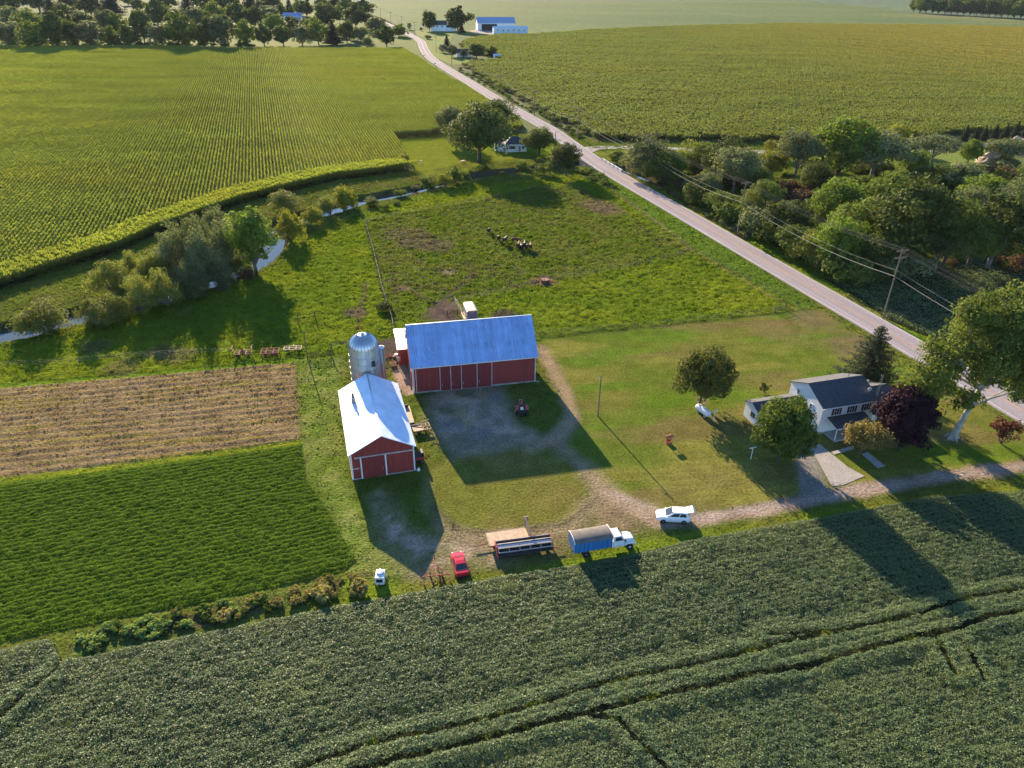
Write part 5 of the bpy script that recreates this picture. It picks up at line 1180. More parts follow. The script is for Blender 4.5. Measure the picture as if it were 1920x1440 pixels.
R3 = [zA(50, -60, 120, 200), zA(330, -90, 110, 240), zA(450, 0, 150, 160), zA(560, 38, 150, 170), zA(640, -70, 100, 190), zA(800, -30, 150, 180), zA(980, -90, 130, 220), zA(1140, -60, 50, 90), zA(1240, -10, 110, 110), zA(1480, -60, 100, 160), zA(1680, -40, 160, 180), zA(1850, 35, 210, 190), zA(1800, -60, 110, 200), zB(200, -80, 130, 220), zB(420, -50, 130, 220), zB(610, -40, 130, 200), zB(700, 40, 150, 90), zB(775, -10, 130, 90), zB(870, 0, 140, 110), zB(930, 8, 150, 150), zB(1070, -10, 140, 130), zB(1290, -10, 160, 150), zB(1440, 5, 150, 160), zB(1180, -60, 100, 180), zB(560, -90, 70, 200)]
for lst, lab, vs_ in ((R1, 'in the front row of the far treeline behind the corn', FV), (R2, 'in the second row of the far treeline', FV), (R3, 'in the hazy back row of the far treeline', FV)):
    for k, px in enumerate(sorted(lst, key=lambda q: q[0])):
        g, h, wd = at_px(*px); v = FP[k % 2] if (lst is R3 and k % 4 == 2) or (lst is R1 and k == 18) else vs_[(k*7+len(lst)) % 4]
        plant(v, (g[0], g[1], 0), min(h*1.1, 28), wd*1.22, rt_.uniform(0, 6.28), f'{"dark" if vs_ is FV else ""} tree, {ordn(k)} from left {lab}')
k = 0
for x in np.linspace(4, 470, 34):     # scrub at the feet of the front row
    g = G(x+rt_.uniform(-6, 6), rt_.uniform(86, 91)); h = rt_.uniform(2.5, 5.5); plant(FW_[k % 2], (g[0], g[1], 0), h, h*1.8, rt_.uniform(0, 6.28), f'{ordn(k)} scrub bush from the left at the feet of the far treeline', 'bush', 'scrub at the edge of the big corn field'); k += 1
k = 0
for x in np.linspace(1712, 1960, 22):
    t = (x-1700)/220; g = G(x, 24+12*t+rt_.uniform(-1.5, 0)); plant(FV[rt_.randint(0, 3)], (g[0], g[1], 0), rt_.uniform(19, 25), rt_.uniform(16, 21), rt_.uniform(0, 6.28), f'dark tree, {ordn(k)} from the left along the distant wood edge', 'tree'); k += 1
for x in np.linspace(1735, 1960, 16):
    t = (x-1700)/220; g = G(x, 16+11*t); plant(FV[rt_.randint(0, 3)], (g[0], g[1], 0), rt_.uniform(21, 27), 20, rt_.uniform(0, 6.28), 'dark tree standing inside the distant wood at the top right', 'tree', 'trees inside the distant wood')
# garden bed plants
for k in range(110):
    t = rt_.uniform(0, 1); a = G2(150+t*520, 1214-t*112+rt_.uniform(-26, 16)); h = rt_.uniform(.25, .75)
    if k == 0: VG = [variant('garden_plant', .8, 1.3, 500, .2, 601+q, ['cabbage', 'straw', 'mid'][q], 'dark', 'bush', 30, .36, nl=7) for q in range(3)]
    v = VG[0 if t < .32 else (rt_.randint(0, 3) if t < .6 else 1)] if k % 5 else VG[2]
    lab = {0: 'leafy pale green vegetable plant in the garden bed', 1: 'dry brown weed plant in the garden bed', 2: 'dark green vegetable plant in the garden bed'}[VG.index(v)]
    plant(v, (a[0], a[1], .02), h, h*rt_.uniform(1.5, 2.4), rt_.uniform(0, 6), lab, 'plant', 'plants of the garden bed, '+lab.split(' plant')[0].split(' weed')[0])
for k, (x, y, h, lab) in enumerate([(672, 1112, 1.5, 'big dry tan bush at the right end of the garden bed'), (606, 1124, 1.5, 'dry brown bush left of the tan one at the garden'), (720, 582, 1.9, 'dark bush growing on the pasture fence north of the silo'), (424, 1160, 1.1, 'rusty orange plant in the middle of the garden bed')]):
    g = G(x, y); plant(VG[1] if k != 2 else DT[0], (g[0], g[1], 0), h, h*1.7, k, lab, 'bush')
for v in list(VAR.values()):
    if not v['used']:
        for c_ in list(v.children): bpy.data.objects.remove(c_)
        bpy.data.objects.remove(v)
for o in bpy.data.objects:
    for kk in ('h', 'w', 'used'):
        if kk in o: del o[kk]
# ---------------------------------------------------------------- poles and wires
polem = mat('creosoted_pole', (.17, .13, .10), .9, 0, .35, 2); wirem = mat('bare_wire', (.16, .15, .14), 1.0, 0, .1, spec=0.0); cablem = mat('glint_cable', (.42, .38, .33), 1.0, 0, .1, spec=0.02); fwire = mat('fence_wire', (.12, .11, .10), .7, .3); insm = mat('insulator', (.22, .22, .23), .9, spec=.05); gpipe = mat('gate_pipe', (.06, .05, .045), 1.0, spec=0.0)  # cable colour is kept pale to stand for sun glint on it
def pole(px, h, label, yaw, arms=1, group=None):
    g = G(*px) if len(px) == 2 else px
    t = thing('utility_pole', label, 'utility pole', g, yaw, group)
    MB().cyl((0, 0, -.5), (0, 0, h), .20, .13, 10).build('post', polem, t)
    for k in range(arms):
        z = h-.35-k*1.5; c = MB().box(-1.5, 1.5, -.2, -.06, z-.08, z+.08).build('crossarm', polem, t)
        m = MB()
        for x in (-1.35, -.6, .6, 1.35): m.cyl((x, -.13, z+.08), (x, -.13, z+.3), .06, n=6)
        m.build('insulator', insm, c)
        for s in (-1, 1): MB().bar((s*.7, -.22, z), (0, -.2, z-.7), .04).build('brace', polem, t)
    return g
PX = [((1655, 597), 15.5, 2), ((1382, 441), 14.8, 1), ((1211, 337), 13.5, 1), ((1083, 260), 12.5, 1), ((1002, 218), 11.5, 1), ((938, 168), 11.5, 1), ((888, 143), 11, 1), ((847, 123), 11.5, 1), ((818, 97), 11.5, 1), ((778, 66), 11.5, 1), ((754, 53), 11.5, 1), ((733, 44), 11.5, 1), ((714, 34), 11.5, 1)]
ryaw = math.atan2(*(G2(1382, 441)-G2(1655, 597))[::-1])-math.pi/2
LAB = ['tall roadside pole with two crossarms at the corner of the soybean patch', 'leaning utility pole at the road edge of the wood', 'utility pole among the willows just past the bridge', 'utility pole at the corner of the right corn field by the lane']
tops = []
for k, (px, h, a) in enumerate(PX):
    lab = LAB[k] if k < 4 else f'{ordn(k-4)} utility pole up the road beyond the gravel lane turning'
    g = pole(px, h, lab, ryaw, a, None if k < 4 else 'utility poles along the far road'); tops.append((g, h))
d0 = np.array([math.cos(ryaw), math.sin(ryaw), 0])
beyond = tops[0][0]+(tops[0][0]-tops[1][0])*1.0
allp = [(beyond, 15.5)]+tops
def wire(name, label, pts, sag, r, group=None):
    out = []
    for a, b in zip(pts[:-1], pts[1:]):
        a, b = np.array(a), np.array(b)
        for t in np.linspace(0, 1, 9)[:-1]: p = a+(b-a)*t; p[2] -= sag*4*t*(1-t); out.append(p)
    out.append(np.array(pts[-1]))
    rr_ = [r]*len(out)
    tag(MB().tube([tuple(p) for p in out], rr_, 4).build(name, cablem if 'cable' in name else wirem), label, 'wire', group)
for k, (off, dz, nm) in enumerate([(-1.35, -.05, 'left outer'), (-.6, -.05, 'left inner'), (.6, -.05, 'right inner'), (1.35, -.05, 'right outer')]):
    wire('overhead_wire', f'{nm} top wire strung along the roadside utility poles', [tuple(g+d0*off+np.array([0, 0, h+dz])) for g, h in allp], 1.3, .018, 'wires along the roadside poles')
wire('overhead_cable', 'thick bright lower cable strung along the roadside utility poles', [tuple(g+np.array([0, 0, h*.62])) for g, h in allp], 1.6, .042)
wire('overhead_cable', 'thinner second cable hung just above the thick one on the roadside poles', [tuple(g+np.array([.2, 0, h*.70])) for g, h in allp], 1.5, .022)
g = pole((1040, 293), 9.0, 'lone utility pole between the round tree and the road by the cottage', ryaw+1.2, 0)
wire('service_wire', 'service wire from the roadside poles over to the lone cottage pole', [tuple(tops[3][0]+np.array([0, 0, 10.0])), tuple(g+np.array([0, 0, 8.7]))], .8, .02)
yp = G(1121, 780); t = thing('yard_pole', 'slim wooden pole standing alone between yard and lawn', 'utility pole', yp, 2.8)
MB().cyl((0, 0, -.3), (0, 0, 7.7), .12, .085, 10).build('post', polem, t); MB().box(-.12, .5, -.04, .04, 7.15, 7.22).build('arm', galv, t); MB().cyl((.45, 0, 7.22), (.45, 0, 7.4), .05, n=8).build('insulator', insm, t)
wire('service_wire', 'service wire from the barn eave to the lone yard pole', [(-17.05+BL*math.cos(.2224)-.1, 110.05+BL*math.sin(.2224), 6.0), (yp[0], yp[1], 7.4)], .4, .012)
wire('service_wire', 'long service wire from the yard pole to the farmhouse gable', [(yp[0], yp[1], 7.4), house_pt(-.1, 4, 6.2)], .9, .012)
# ---------------------------------------------------------------- fences and gates
def fence(label, px, hgt_=1.25, step=4.0, wires=(.45, .85, 1.15), pm=None, pr_=.07, rails=False):
    P = [np.array([*G2(x, y), 0]) for x, y in px]
    for p in P: p[2] = float(ground_z(p[0], p[1]))
    t = thing('fence', label, 'fence', P[0]); O = P[0]; m = MB()
    pts = []
    for a, b in zip(P[:-1], P[1:]):
        n = max(1, int(np.linalg.norm(b-a)/step))
        for k in range(n): p = a+(b-a)*k/n; p[2] = float(ground_z(p[0], p[1])); pts.append(p-O)
    pts.append(P[-1]-O)
    pm_ = MB().cyl((0, 0, -.3), (0, 0, hgt_), pr_, pr_*.85, 6).build('post', pm or postw, t)
    for k, p in enumerate(pts[:95]):
        o = pm_ if k == 0 else pm_.copy()
        if k: C.objects.link(o); o.parent = t
        o.location = p; o.rotation_euler = (rt_.normal()*.03, rt_.normal()*.03, 0)
    for z in wires:
        for a, b in zip(pts[:-1], pts[1:]):
            if rails: m.bar(Vector(a)+Vector((0, 0, z)), Vector(b)+Vector((0, 0, z)), .05, .12)
            else: m.bar(Vector(a)+Vector((0, 0, z)), Vector(b)+Vector((0, 0, z)), .018)
    m.build('rail' if rails else 'wire', postw if rails else fwire, t); return t
fence('wire fence dividing paddock from creek pasture, running from barn to paddock corner', [(684, 416), (700, 470), (716, 540), (735, 600), (741, 636)], 1.35, 3.2, pr_=.10)
fence('wire fence along the creek end of the paddock', [(684, 416), (767, 400), (850, 386), (913, 374), (1010, 352), (1092, 348)], 1.35, 4.2, pr_=.09)
fence('low wire fence between the mown lawn and the pasture', [(1012, 630), (1130, 620), (1250, 609), (1400, 592), (1452, 585)], 1.1, 3.5, pr_=.06)
fence('wire fence across the pasture from the feeding ring to the roadside', [(832, 588), (868, 566), (1020, 530), (1160, 505), (1300, 472)], 1.2, 4.5)
fence('wire fence along the roadside edge of the pasture', [(1092, 334), (1150, 360), (1300, 472), (1400, 525), (1498, 577)], 1.2, 5)
fence('wire fence along the grass strip above the brown hay field', [(0, 690), (150, 680), (300, 668), (430, 662)], 1.1, 6)
fence('old wire fence from the pipe gate to the back of the silo', [(622, 655), (650, 648), (700, 640)], 1.2, 2.5)
def gate(label, a, b, h, bars, m_, posts=(1.4, 1.4), diag=True):
    p, q = G(*a), G(*b); L_ = np.linalg.norm(q-p); t = thing('farm_gate', label, 'gate', p, math.atan2(q[1]-p[1], q[0]-p[0])); m = MB()
    for k in range(bars): z = .25+(h-.25)*k/(bars-1); m.tube([(.1, 0, z), (L_-.1, 0, z)], .03)
    for x in (.1, L_*.35, L_*.65, L_-.1): m.tube([(x, 0, .25), (x, 0, h)], .03)
    if diag: m.tube([(.1, 0, .25), (L_/2, 0, h)], .025); m.tube([(L_-.1, 0, .25), (L_/2, 0, h)], .025)
    m.build('gate_frame', m_, t)
    for x, ph in ((0, posts[0]), (L_, posts[1])): MB().cyl((x, 0, -.2), (x, 0, ph), .1, .08, 8).build('gate_post', postw, t)
gate('dark pipe gate with one very tall post beside the hay field', (577, 674), (622, 668), 1.35, 6, gpipe, (6.0, 2.2))
gate('thin gate frame standing in the creek pasture', (559, 604), (592, 600), 1.6, 3, gpipe, (2.0, 2.0), False)
gate('open pipe gate at the top corner of the lawn', (1453, 586), (1473, 581), 1.5, 4, postw, (1.8, 1.8), False)
gate('short board gate by the cattle mud behind the barn', (868, 592), (850, 563), 1.3, 4, woodlt, (1.6, 1.6))
gate('small cattle panel gate in the mud behind the big barn', (838, 592), (858, 590), 1.1, 4, gpipe, (1.4, 1.4))
# ---------------------------------------------------------------- wheels and vehicles
rimm = mat('wheel_rim', (.45, .46, .48), .35, .8); chrome = mat('chrome', (.7, .7, .72), .15, 1.0); lampr = mat('tail_lamp', (.35, .02, .02), .2); lampw = mat('head_lamp', (.75, .76, .78), .1)
def wheel(root, x, y, R_, w_, rim=None, name='wheel'):
    e = MB().lathe([(R_*.6, -w_/2), (R_*.93, -w_/2), (R_, -w_*.3), (R_, w_*.3), (R_*.93, w_/2), (R_*.6, w_/2)], (x, y, R_), 20, 'y').build(name, rubber, root, smooth=True)
    MB().lathe([(.05, -w_*.52), (R_*.2, -w_*.56), (R_*.6, -w_*.42), (R_*.6, w_*.42), (R_*.2, w_*.56), (.05, w_*.52)], (x, y, R_), 14, 'y').build('rim', rim or rimm, e, smooth=True)
def patch(q, u0, u1, v0, v1, off):
    a, b, c, d = [Vector(p) for p in q]
    n = (b-a).cross(d-a).normalized()*off
    f = lambda u, v: (a.lerp(b, u)).lerp(d.lerp(c, u), v)+n
    return [f(u0, v0), f(u1, v0), f(u1, v1), f(u0, v1)]
def carbody(root, st, cab, paint, wheels, R_, w_, rim=None):
    """st: stations (x, half width, z low, z shoulder); cab: (x0 base, x0 top, x1 top, x1 base, z belt, z roof, half belt, half roof)"""
    rings = []
    for x, hw, zl, zs in st: rings.append([(x, -hw*.92, zl), (x, -hw, zl+.18), (x, -hw, zs-.16), (x, -hw*.93, zs), (x, hw*.93, zs), (x, hw, zs-.16), (x, hw, zl+.18), (x, hw*.92, zl)])
    MB().loft(rings).build('body', paint, root, smooth=True, bevel=.03)
    x0, x0t, x1t, x1, zb, zr, hb, ht = cab
    A = [(x0, -hb, zb), (x1, -hb, zb), (x1, hb, zb), (x0, hb, zb)]; T = [(x0t, -ht, zr), (x1t, -ht, zr), (x1t, ht, zr), (x0t, ht, zr)]
    xm = (x0t+x1t)/2; m = MB(); m.add(A+T+[(xm, -ht*.9, zr+.05), (xm, ht*.9, zr+.05)], [(0, 1, 5, 4), (1, 2, 6, 5), (2, 3, 7, 6), (3, 0, 4, 7), (4, 5, 8), (5, 6, 9, 8), (6, 7, 9), (7, 4, 8, 9)]); m.build('cabin', paint, root, bevel=.04)
    w1 = MB(); w1.add(patch((A[0], A[1], T[1], T[0]), .12, .44, .12, .88, .02), [(0, 1, 2, 3)]); w1.add(patch((A[0], A[1], T[1], T[0]), .48, .86, .12, .88, .02), [(0, 1, 2, 3)]); w1.build('side_window', glassd, root)
    w1 = MB(); w1.add(patch((A[2], A[3], T[3], T[2]), .14, .52, .12, .88, .02), [(0, 1, 2, 3)]); w1.add(patch((A[2], A[3], T[3], T[2]), .56, .88, .12, .88, .02), [(0, 1, 2, 3)]); w1.build('side_window', glassd, root)
    MB().add(patch((A[3], A[0], T[0], T[3]), .07, .93, .08, .92, .02), [(0, 1, 2, 3)]).build('rear_window', glassd, root)
    MB().add(patch((A[1], A[2], T[2], T[1]), .07, .93, .08, .92, .02), [(0, 1, 2, 3)]).build('windshield', glassd, root)
    for x in wheels:
        for s in (-1, 1): wheel(root, x, s*(st[2][1]-w_*.42), R_, w_, rim)
wpaint = mat('white_car_paint', (.80, .80, .81), .18, 0, .03, 1, .5, .6); rpaint = mat('red_car_paint', (.50, .018, .022), .16, 0, .05, 1, .5, .7); blk = mat('black_plastic', (.02, .02, .02), .6)
# white SUV, nose to the left, liftgate up
p, q = G(1234, 980), G(1291, 983); yw = math.atan2(p[1]-q[1], p[0]-q[0]); t = thing('parked_suv', 'white SUV with its rear liftgate raised on the gravel drive', 'car', (p+q)/2+np.array([.0, .8, 0]), yw)
carbody(t, [(-2.25, .76, .42, 1.08), (-2.1, .90, .32, 1.16), (-1.2, .94, .28, 1.14), (0, .95, .26, 1.12), (1.0, .94, .28, 1.10), (1.75, .92, .30, 1.03), (2.15, .84, .34, .90), (2.28, .66, .42, .76)], (-2.1, -1.75, .1, 1.12, 1.11, 1.72, .88, .72), wpaint, (-1.38, 1.36), .36, .24)
m = MB(); m.prism([(-1.65, -.66, 1.69), (-1.65, .66, 1.69), (-2.55, .72, 1.98), (-2.55, -.72, 1.98)], (0, 0, .08)); m.prism([(-2.55, -.72, 1.98), (-2.55, .72, 1.98), (-2.85, .70, 1.72), (-2.85, -.70, 1.72)], (0, 0, .08)); lg = m.build('liftgate', wpaint, t)
for s in (-1, 1):
    MB().sphere((2.12, s*.66, .78), (.14, .14, .08), 8, 6).build('headlight', lampw, t); MB().box(-2.27, -2.15, s*.72-.1, s*.72+.1, .78, 1.0).build('tail_light', lampr, t); MB().box(.85, 1.0, s*1.0-.08, s*1.0+.08, 1.05, 1.2).build('mirror', wpaint, t)
    MB().box(-1.6, .3, s*.55-.02, s*.55+.02, 1.70, 1.74).build('roof_rail', blk, t)
MB().box(2.2, 2.33, -.6, .6, .45, .62).build('grille', blk, t); MB().box(-2.2, -2.12, -.6, .6, .55, .98).build('cargo_shade_panel', blk, t)  # black slab at the tail paints the shade inside the cargo space
# red coupe, tail towards the field
p, q = G(868, 1086), G(856, 1042); yw = math.atan2(q[1]-p[1], q[0]-p[0]); t = thing('red_car', 'red two door car parked at the edge of the soybean field', 'car', (p+q)/2, yw)
carbody(t, [(-2.15, .66, .40, .88), (-2.0, .82, .30, .96), (-1.2, .86, .26, .93), (0, .87, .24, .90), (.9, .86, .25, .90), (1.6, .82, .28, .82), (2.0, .72, .32, .70), (2.12, .55, .38, .6)], (-1.45, -.75, .35, 1.05, .9, 1.34, .80, .60), rpaint, (-1.3, 1.28), .31, .2)
for s in (-1, 1):
    MB().box(-2.18, -2.08, s*.55-.2, s*.55+.2, .66, .84).build('tail_light', lampr, t); MB().sphere((1.98, s*.55, .68), (.14, .15, .06), 8, 6).build('headlight', lampw, t); MB().box(.8, .92, s*.93-.07, s*.93+.07, .92, 1.04).build('mirror', rpaint, t)
MB().box(-2.06, -1.86, -.75, .75, 1.04, 1.08).build('spoiler', rpaint, t); MB().box(-2.22, -2.12, -.76, .76, .34, .52).build('bumper', blk, t)
# blue grain truck
bluep = siding('blue_box_side', (.03, .17, .42), .22, 0, .25, .5); tarp = mat('grey_tarp', (.135, .115, .105), .8, 0, .35, 1.2); twhite = mat('old_white_paint', (.68, .70, .72), .4, 0, .12, 2, dirt=((.3, .22, .16), .4))
p, q = G(1090, 1048), G(1160, 1034); yw = math.atan2(q[1]-p[1], q[0]-p[0])-.03; t = thing('grain_truck', 'old grain truck with blue box, dark tarp and white cab at the field edge', 'truck', G(1092, 1047)+np.array([.2, 1.2, 0]), yw)
m = MB(); m.box(-1.6, 3.3, -1.2, 1.2, 1.15, 2.75); m.build('cargo_box', bluep, t)
m = MB()
for k in range(9): x = -1.6+4.9*k/8; m.box(x-.05, x+.05, -1.26, -1.2, 1.15, 2.7); m.box(x-.05, x+.05, 1.2, 1.26, 1.15, 2.7)
m.box(-1.66, -1.6, -1.22, 1.22, 1.15, 2.72); m.build('box_ribs', mat('blue_rib', (.03, .14, .34), .5), t)
ar = [(1.27*math.cos(a), 2.7+.42*math.sin(a)) for a in np.linspace(0, math.pi, 11)]; MB().prism([(-1.7, y, z) for y, z in ar], (5.1, 0, 0)).build('tarp', tarp, t, smooth=True)
m = MB(); m.tube([(-1.7, y*1.02, z+.02) for y, z in ar], .05); m.tube([(3.4, y*1.02, z+.02) for y, z in ar], .05); m.build('tarp_bow', wtrim, t)
MB().box(-1.7, 6.6, -.42, .42, .72, .95).build('chassis', blk, t)
m = MB(); m.loft([[(3.6, -1.0, .75), (3.6, 1.0, .75), (3.6, 1.0, 1.75), (3.6, -1.0, 1.75)], [(5.15, -1.0, .75), (5.15, 1.0, .75), (5.15, 1.0, 1.75), (5.15, -1.0, 1.75)]])
m.loft([[(3.65, -.97, 1.74), (5.1, -.97, 1.74), (5.1, .97, 1.74), (3.65, .97, 1.74)], [(3.8, -.85, 2.4), (4.75, -.85, 2.4), (4.75, .85, 2.4), (3.8, .85, 2.4)]]); cabo = m.build('cab', twhite, t, bevel=.05)
for s in (-1, 1):
    MB().prism([(3.85, s*.985, 1.8), (4.9, s*.985, 1.8), (4.68, s*.905, 2.3), (3.95, s*.905, 2.3)], (0, s*.02, 0)).build('side_window', glassd, t)
    MB().box(5.1, 5.22, s*1.15-.08, s*1.15+.08, 1.6, 2.0).build('mirror', blk, t)
MB().prism([(5.125, -.88, 1.8), (5.125, .88, 1.8), (4.83, .76, 2.32), (4.83, -.76, 2.32)], (.02, 0, .01)).build('windshield', glassd, t)
MB().loft([[(5.15, -.78, .85), (5.15, .78, .85), (5.15, .74, 1.72), (5.15, -.74, 1.72)], [(6.55, -.72, .85), (6.55, .72, .85), (6.55, .62, 1.5), (6.55, -.62, 1.5)]]).build('hood', twhite, t, bevel=.08)
for s in (-1, 1):
    MB().loft([[(5.2, s*.7, .8), (5.2, s*1.08, .8), (5.2, s*1.08, 1.05), (5.2, s*.7, 1.05)], [(5.6, s*.7, 1.05), (5.6, s*1.1, 1.05), (5.6, s*1.1, 1.3), (5.6, s*.7, 1.35)], [(6.3, s*.7, 1.05), (6.3, s*1.1, 1.05), (6.3, s*1.1, 1.28), (6.3, s*.7, 1.33)], [(6.6, s*.68, .75), (6.6, s*1.0, .75), (6.6, s*1.0, 1.1), (6.6, s*.68, 1.15)]]).build('fender', twhite, t, bevel=.04)
    MB().sphere((6.62, s*.82, 1.0), (.06, .13, .13), 8, 6).build('headlight', lampw, t); wheel(t, 5.95, s*.92, .48, .28, twhite)
    for o in (.62, .98): wheel(t, 0, s*o, .50, .27, rimm)
MB().box(6.58, 6.66, -.5, .5, .85, 1.35).build('grille', chrome, t); MB().box(6.7, 6.82, -1.05, 1.05, .55, .75).build('bumper', twhite, t)
# red tractor in the barn's shade, seen from behind
tred = mat('tractor_red', (.42, .07, .06), .5, 0, .25, 3); p = G(978, 777); t = thing('tractor', 'red tractor with big rear wheels parked in the shade of the big barn', 'tractor', p, rad(94))
MB().loft([[(.6, -.3, .75), (.6, .3, .75), (.6, .3, 1.5), (.6, -.3, 1.5)], [(2.5, -.27, .75), (2.5, .27, .75), (2.5, .26, 1.38), (2.5, -.26, 1.38)]]).build('hood', tred, t, bevel=.06); MB().box(2.5, 2.58, -.26, .26, .75, 1.35).build('grille', wtrim, t)
MB().box(-.6, .9, -.28, .28, .55, 1.0).build('transmission', dkmetal, t)
for s in (-1, 1):
    wheel(t, 0, s*.82, .75, .42, wtrim, 'rear_wheel'); wheel(t, 2.1, s*.68, .40, .2, wtrim, 'front_wheel')
    MB().prism([(-.72, s*.55, 1.35), (-.3, s*.55, 1.66), (.4, s*.55, 1.62), (.72, s*.55, 1.3)], (0, s*.5, 0)).build('fender', tred, t)
st_ = MB().box(-.45, .1, -.25, .25, 1.15, 1.27); st_.box(-.5, -.4, -.25, .25, 1.25, 1.7); st_.build('seat', wtrim, t)
MB().tube([(.55, 0, 1.5), (.3, 0, 1.75)], .03).build('steering_column', dkmetal, t); MB().lathe([(.17, -.02), (.2, 0), (.17, .02)], (.28, 0, 1.78), 14).build('steering_wheel', blk, t); MB().cyl((1.6, .12, 1.4), (1.6, .12, 2.1), .05).build('exhaust', dkmetal, t); MB().box(-.95, -.55, -.35, .35, .55, .65).build('drawbar', dkmetal, t)
# flat hay wagon with one slatted end
A_, B_, D_ = G(911, 1001, 1.05), G(985, 990, 1.05), G(916, 1025, 1.05); yw = math.atan2(B_[1]-A_[1], B_[0]-A_[0]); Lw = np.linalg.norm(B_-A_); Ww = 2.5
t = thing('hay_wagon', 'flat wooden hay wagon with a slatted rack at one end', 'wagon', (D_[0]+.15, D_[1]+.1, 0), yw)
MB().box(0, Lw, 0, Ww, .98, 1.08).build('deck', mat('plank_deck', (.46, .33, .22), .8, 0, .3, 2), t)
m = MB(); m.box(-.06, Lw+.06, -.07, 0, .86, 1.1); m.box(-.06, Lw+.06, Ww, Ww+.07, .86, 1.1); m.box(-.07, 0, 0, Ww, .9, 1.16); m.box(.2, Lw-.2, .7, .85, .75, .98); m.box(.2, Lw-.2, 1.7, 1.85, .75, .98); m.build('frame', wood, t)
m = MB()
for k in range(9): y = .08+(Ww-.16)*k/8; m.box(Lw-.02, Lw+.05, y-.05, y+.05, 1.08, 2.75)
for z in (1.4, 1.95, 2.5): m.box(Lw+.05, Lw+.1, 0, Ww, z-.06, z+.06)
m.build('end_rack', wood, t)
for x in (.85, Lw-.9):
    for y in (.35, Ww-.35): wheel(t, x, y, .36, .22, rimm)
    MB().box(x-.06, x+.06, .35, Ww-.35, .3, .42).build('axle', rustm, t)
MB().bar((.8, Ww/2, .45), (-1.9, Ww/2-.2, .42), .1).build('tongue', rustm, t)
MB().box(Lw-.1, Lw+.45, Ww+.25, Ww+.37, 0, 2.6).build('rack_post', wood, t)
# combine header with its reel, lying on a transport
A_, B_ = G(934, 1053), G(1036, 1039); yw = math.atan2(B_[1]-A_[1], B_[0]-A_[0]); Lh = np.linalg.norm(B_-A_); t = thing('combine_header', 'long combine grain header with grey reel and red ends beside the wagon', 'harvest header', A_+np.array([0, .3, 0]), yw)
steel = mat('header_steel', (.42, .36, .34), .65, 0, .3, 2, dirt=((.2, .11, .07), .5)); dtr_ = mat('header_dark', (.055, .045, .04), .85, 0, .4, 2); hred = mat('header_red', (.35, .04, .04), .5, 0, .3, 3)
m = MB(); m.box(0, Lh, .9, 1.6, .62, .7); m.prism([(0, 1.6, .62), (0, 1.7, .62), (0, 1.75, 1.5), (0, 1.65, 1.5)], (Lh, 0, 0)); m.box(0, Lh, -.15, .9, .55, .62); m.build('trough', dtr_, t)
for x in (-.12, Lh): MB().prism([(x, -.5, .45), (x, 1.75, .45), (x, 1.75, 1.6), (x, .7, 1.5), (x, -.1, .8)], (.12, 0, 0)).build('end_panel', hred, t)
MB().cyl((0, 1.2, 1.0), (Lh, 1.2, 1.0), .22, n=10).build('auger', galv, t)
rl = MB(); rl.cyl((.1, .45, 1.45), (Lh-.1, .45, 1.45), .1, n=8); ro = rl.build('reel', steel, t)
m = MB()
for k in range(6):
    a = k*math.pi/3+.3; y, z = .45+.62*math.cos(a), 1.45+.62*math.sin(a); m.box(.08, Lh-.08, y-.06, y+.06, z-.04, z+.04)
    for x in np.linspace(.1, Lh-.1, 6): m.bar((x, .45, 1.45), (x, y, z), .05)
m.build('bat', steel, ro)
m = MB(); m.box(0, Lh, 1.72, 1.8, 1.45, 1.6); m.box(0, Lh, 1.72, 1.8, .75, .85); m.build('back_beam', steel, t)
for x in (.5, Lh-.6): wheel(t, x, .5, .33, .2, rimm)
MB().box(.3, Lh-.3, .4, .6, .3, .42).build('carrier', rustm, t); MB().box(Lh+.1, Lh+1.3, .3, .42, .4, .5).build('hitch', rustm, t)
# hay rake
rk = mat('faded_red_paint', (.27, .075, .065), .9, 0, .35, 3); p = G(818, 1082); t = thing('hay_rake', 'faded red hay rake with spider like tine wheels on the weedy edge', 'hay rake', p, rad(100))
MB().bar((-.8, 0, .75), (2.5, 0, .75), .14).build('main_beam', rk, t); MB().bar((-.4, -1.7, .7), (-.4, 1.7, .7), .11).build('tool_bar', rk, t)
for s in (-1, 1): MB().bar((1.4, 0, .75), (-.4, s*1.6, .7), .07).build('brace', rk, t)
for k, (x, y) in enumerate([(-1.0, -1.6), (-1.0, -.55), (-1.0, .55), (-1.0, 1.6)]):
    m = MB(); m.lathe([(.5, -.02), (.55, -.02), (.55, .02), (.5, .02)], (x, y, .58), 16, 'y')
    for q in range(12): a = q*math.pi/6; m.bar((x, y, .58), (x+.72*math.cos(a), y+.03, .58+.57*math.sin(a)), .025)
    w_ = m.build('rake_wheel', rk, t); MB().bar((-.4, y, .7), (x, y, .58), .06).build('arm', rk, w_)
for s in (-1, 1): wheel(t, .1, s*.7, .32, .16, rimm)
MB().tube([(2.5, 0, .75), (3.2, 0, .5)], .05).build('tongue', rk, t); MB().cyl((2.4, 0, .8), (2.4, 0, 1.5), .05).build('jack', dkmetal, t)
# white utility cart
p = G(714, 1092); t = thing('utility_cart', 'white box shaped cart with a round lid at the weedy field edge', 'cart', p, rad(92))
MB().box(-.75, .75, -.55, .55, .35, 1.45).build('body', twhite, t, bevel=.05); MB().lathe([(.44, 1.45), (.46, 1.55), (.40, 1.62), (.1, 1.66)], (.2, 0, 0), 18).build('round_lid', galv, t, smooth=True)
MB().box(-.79, -.74, -.38, .38, .75, 1.25).build('dark_panel', blk, t)
for x in (-.45, .45):
    for s in (-1, 1): wheel(t, x, s*.58, .22, .12, rimm)
MB().bar((.7, 0, .4), (1.5, 0, .35), .06).build('drawbar', dkmetal, t)
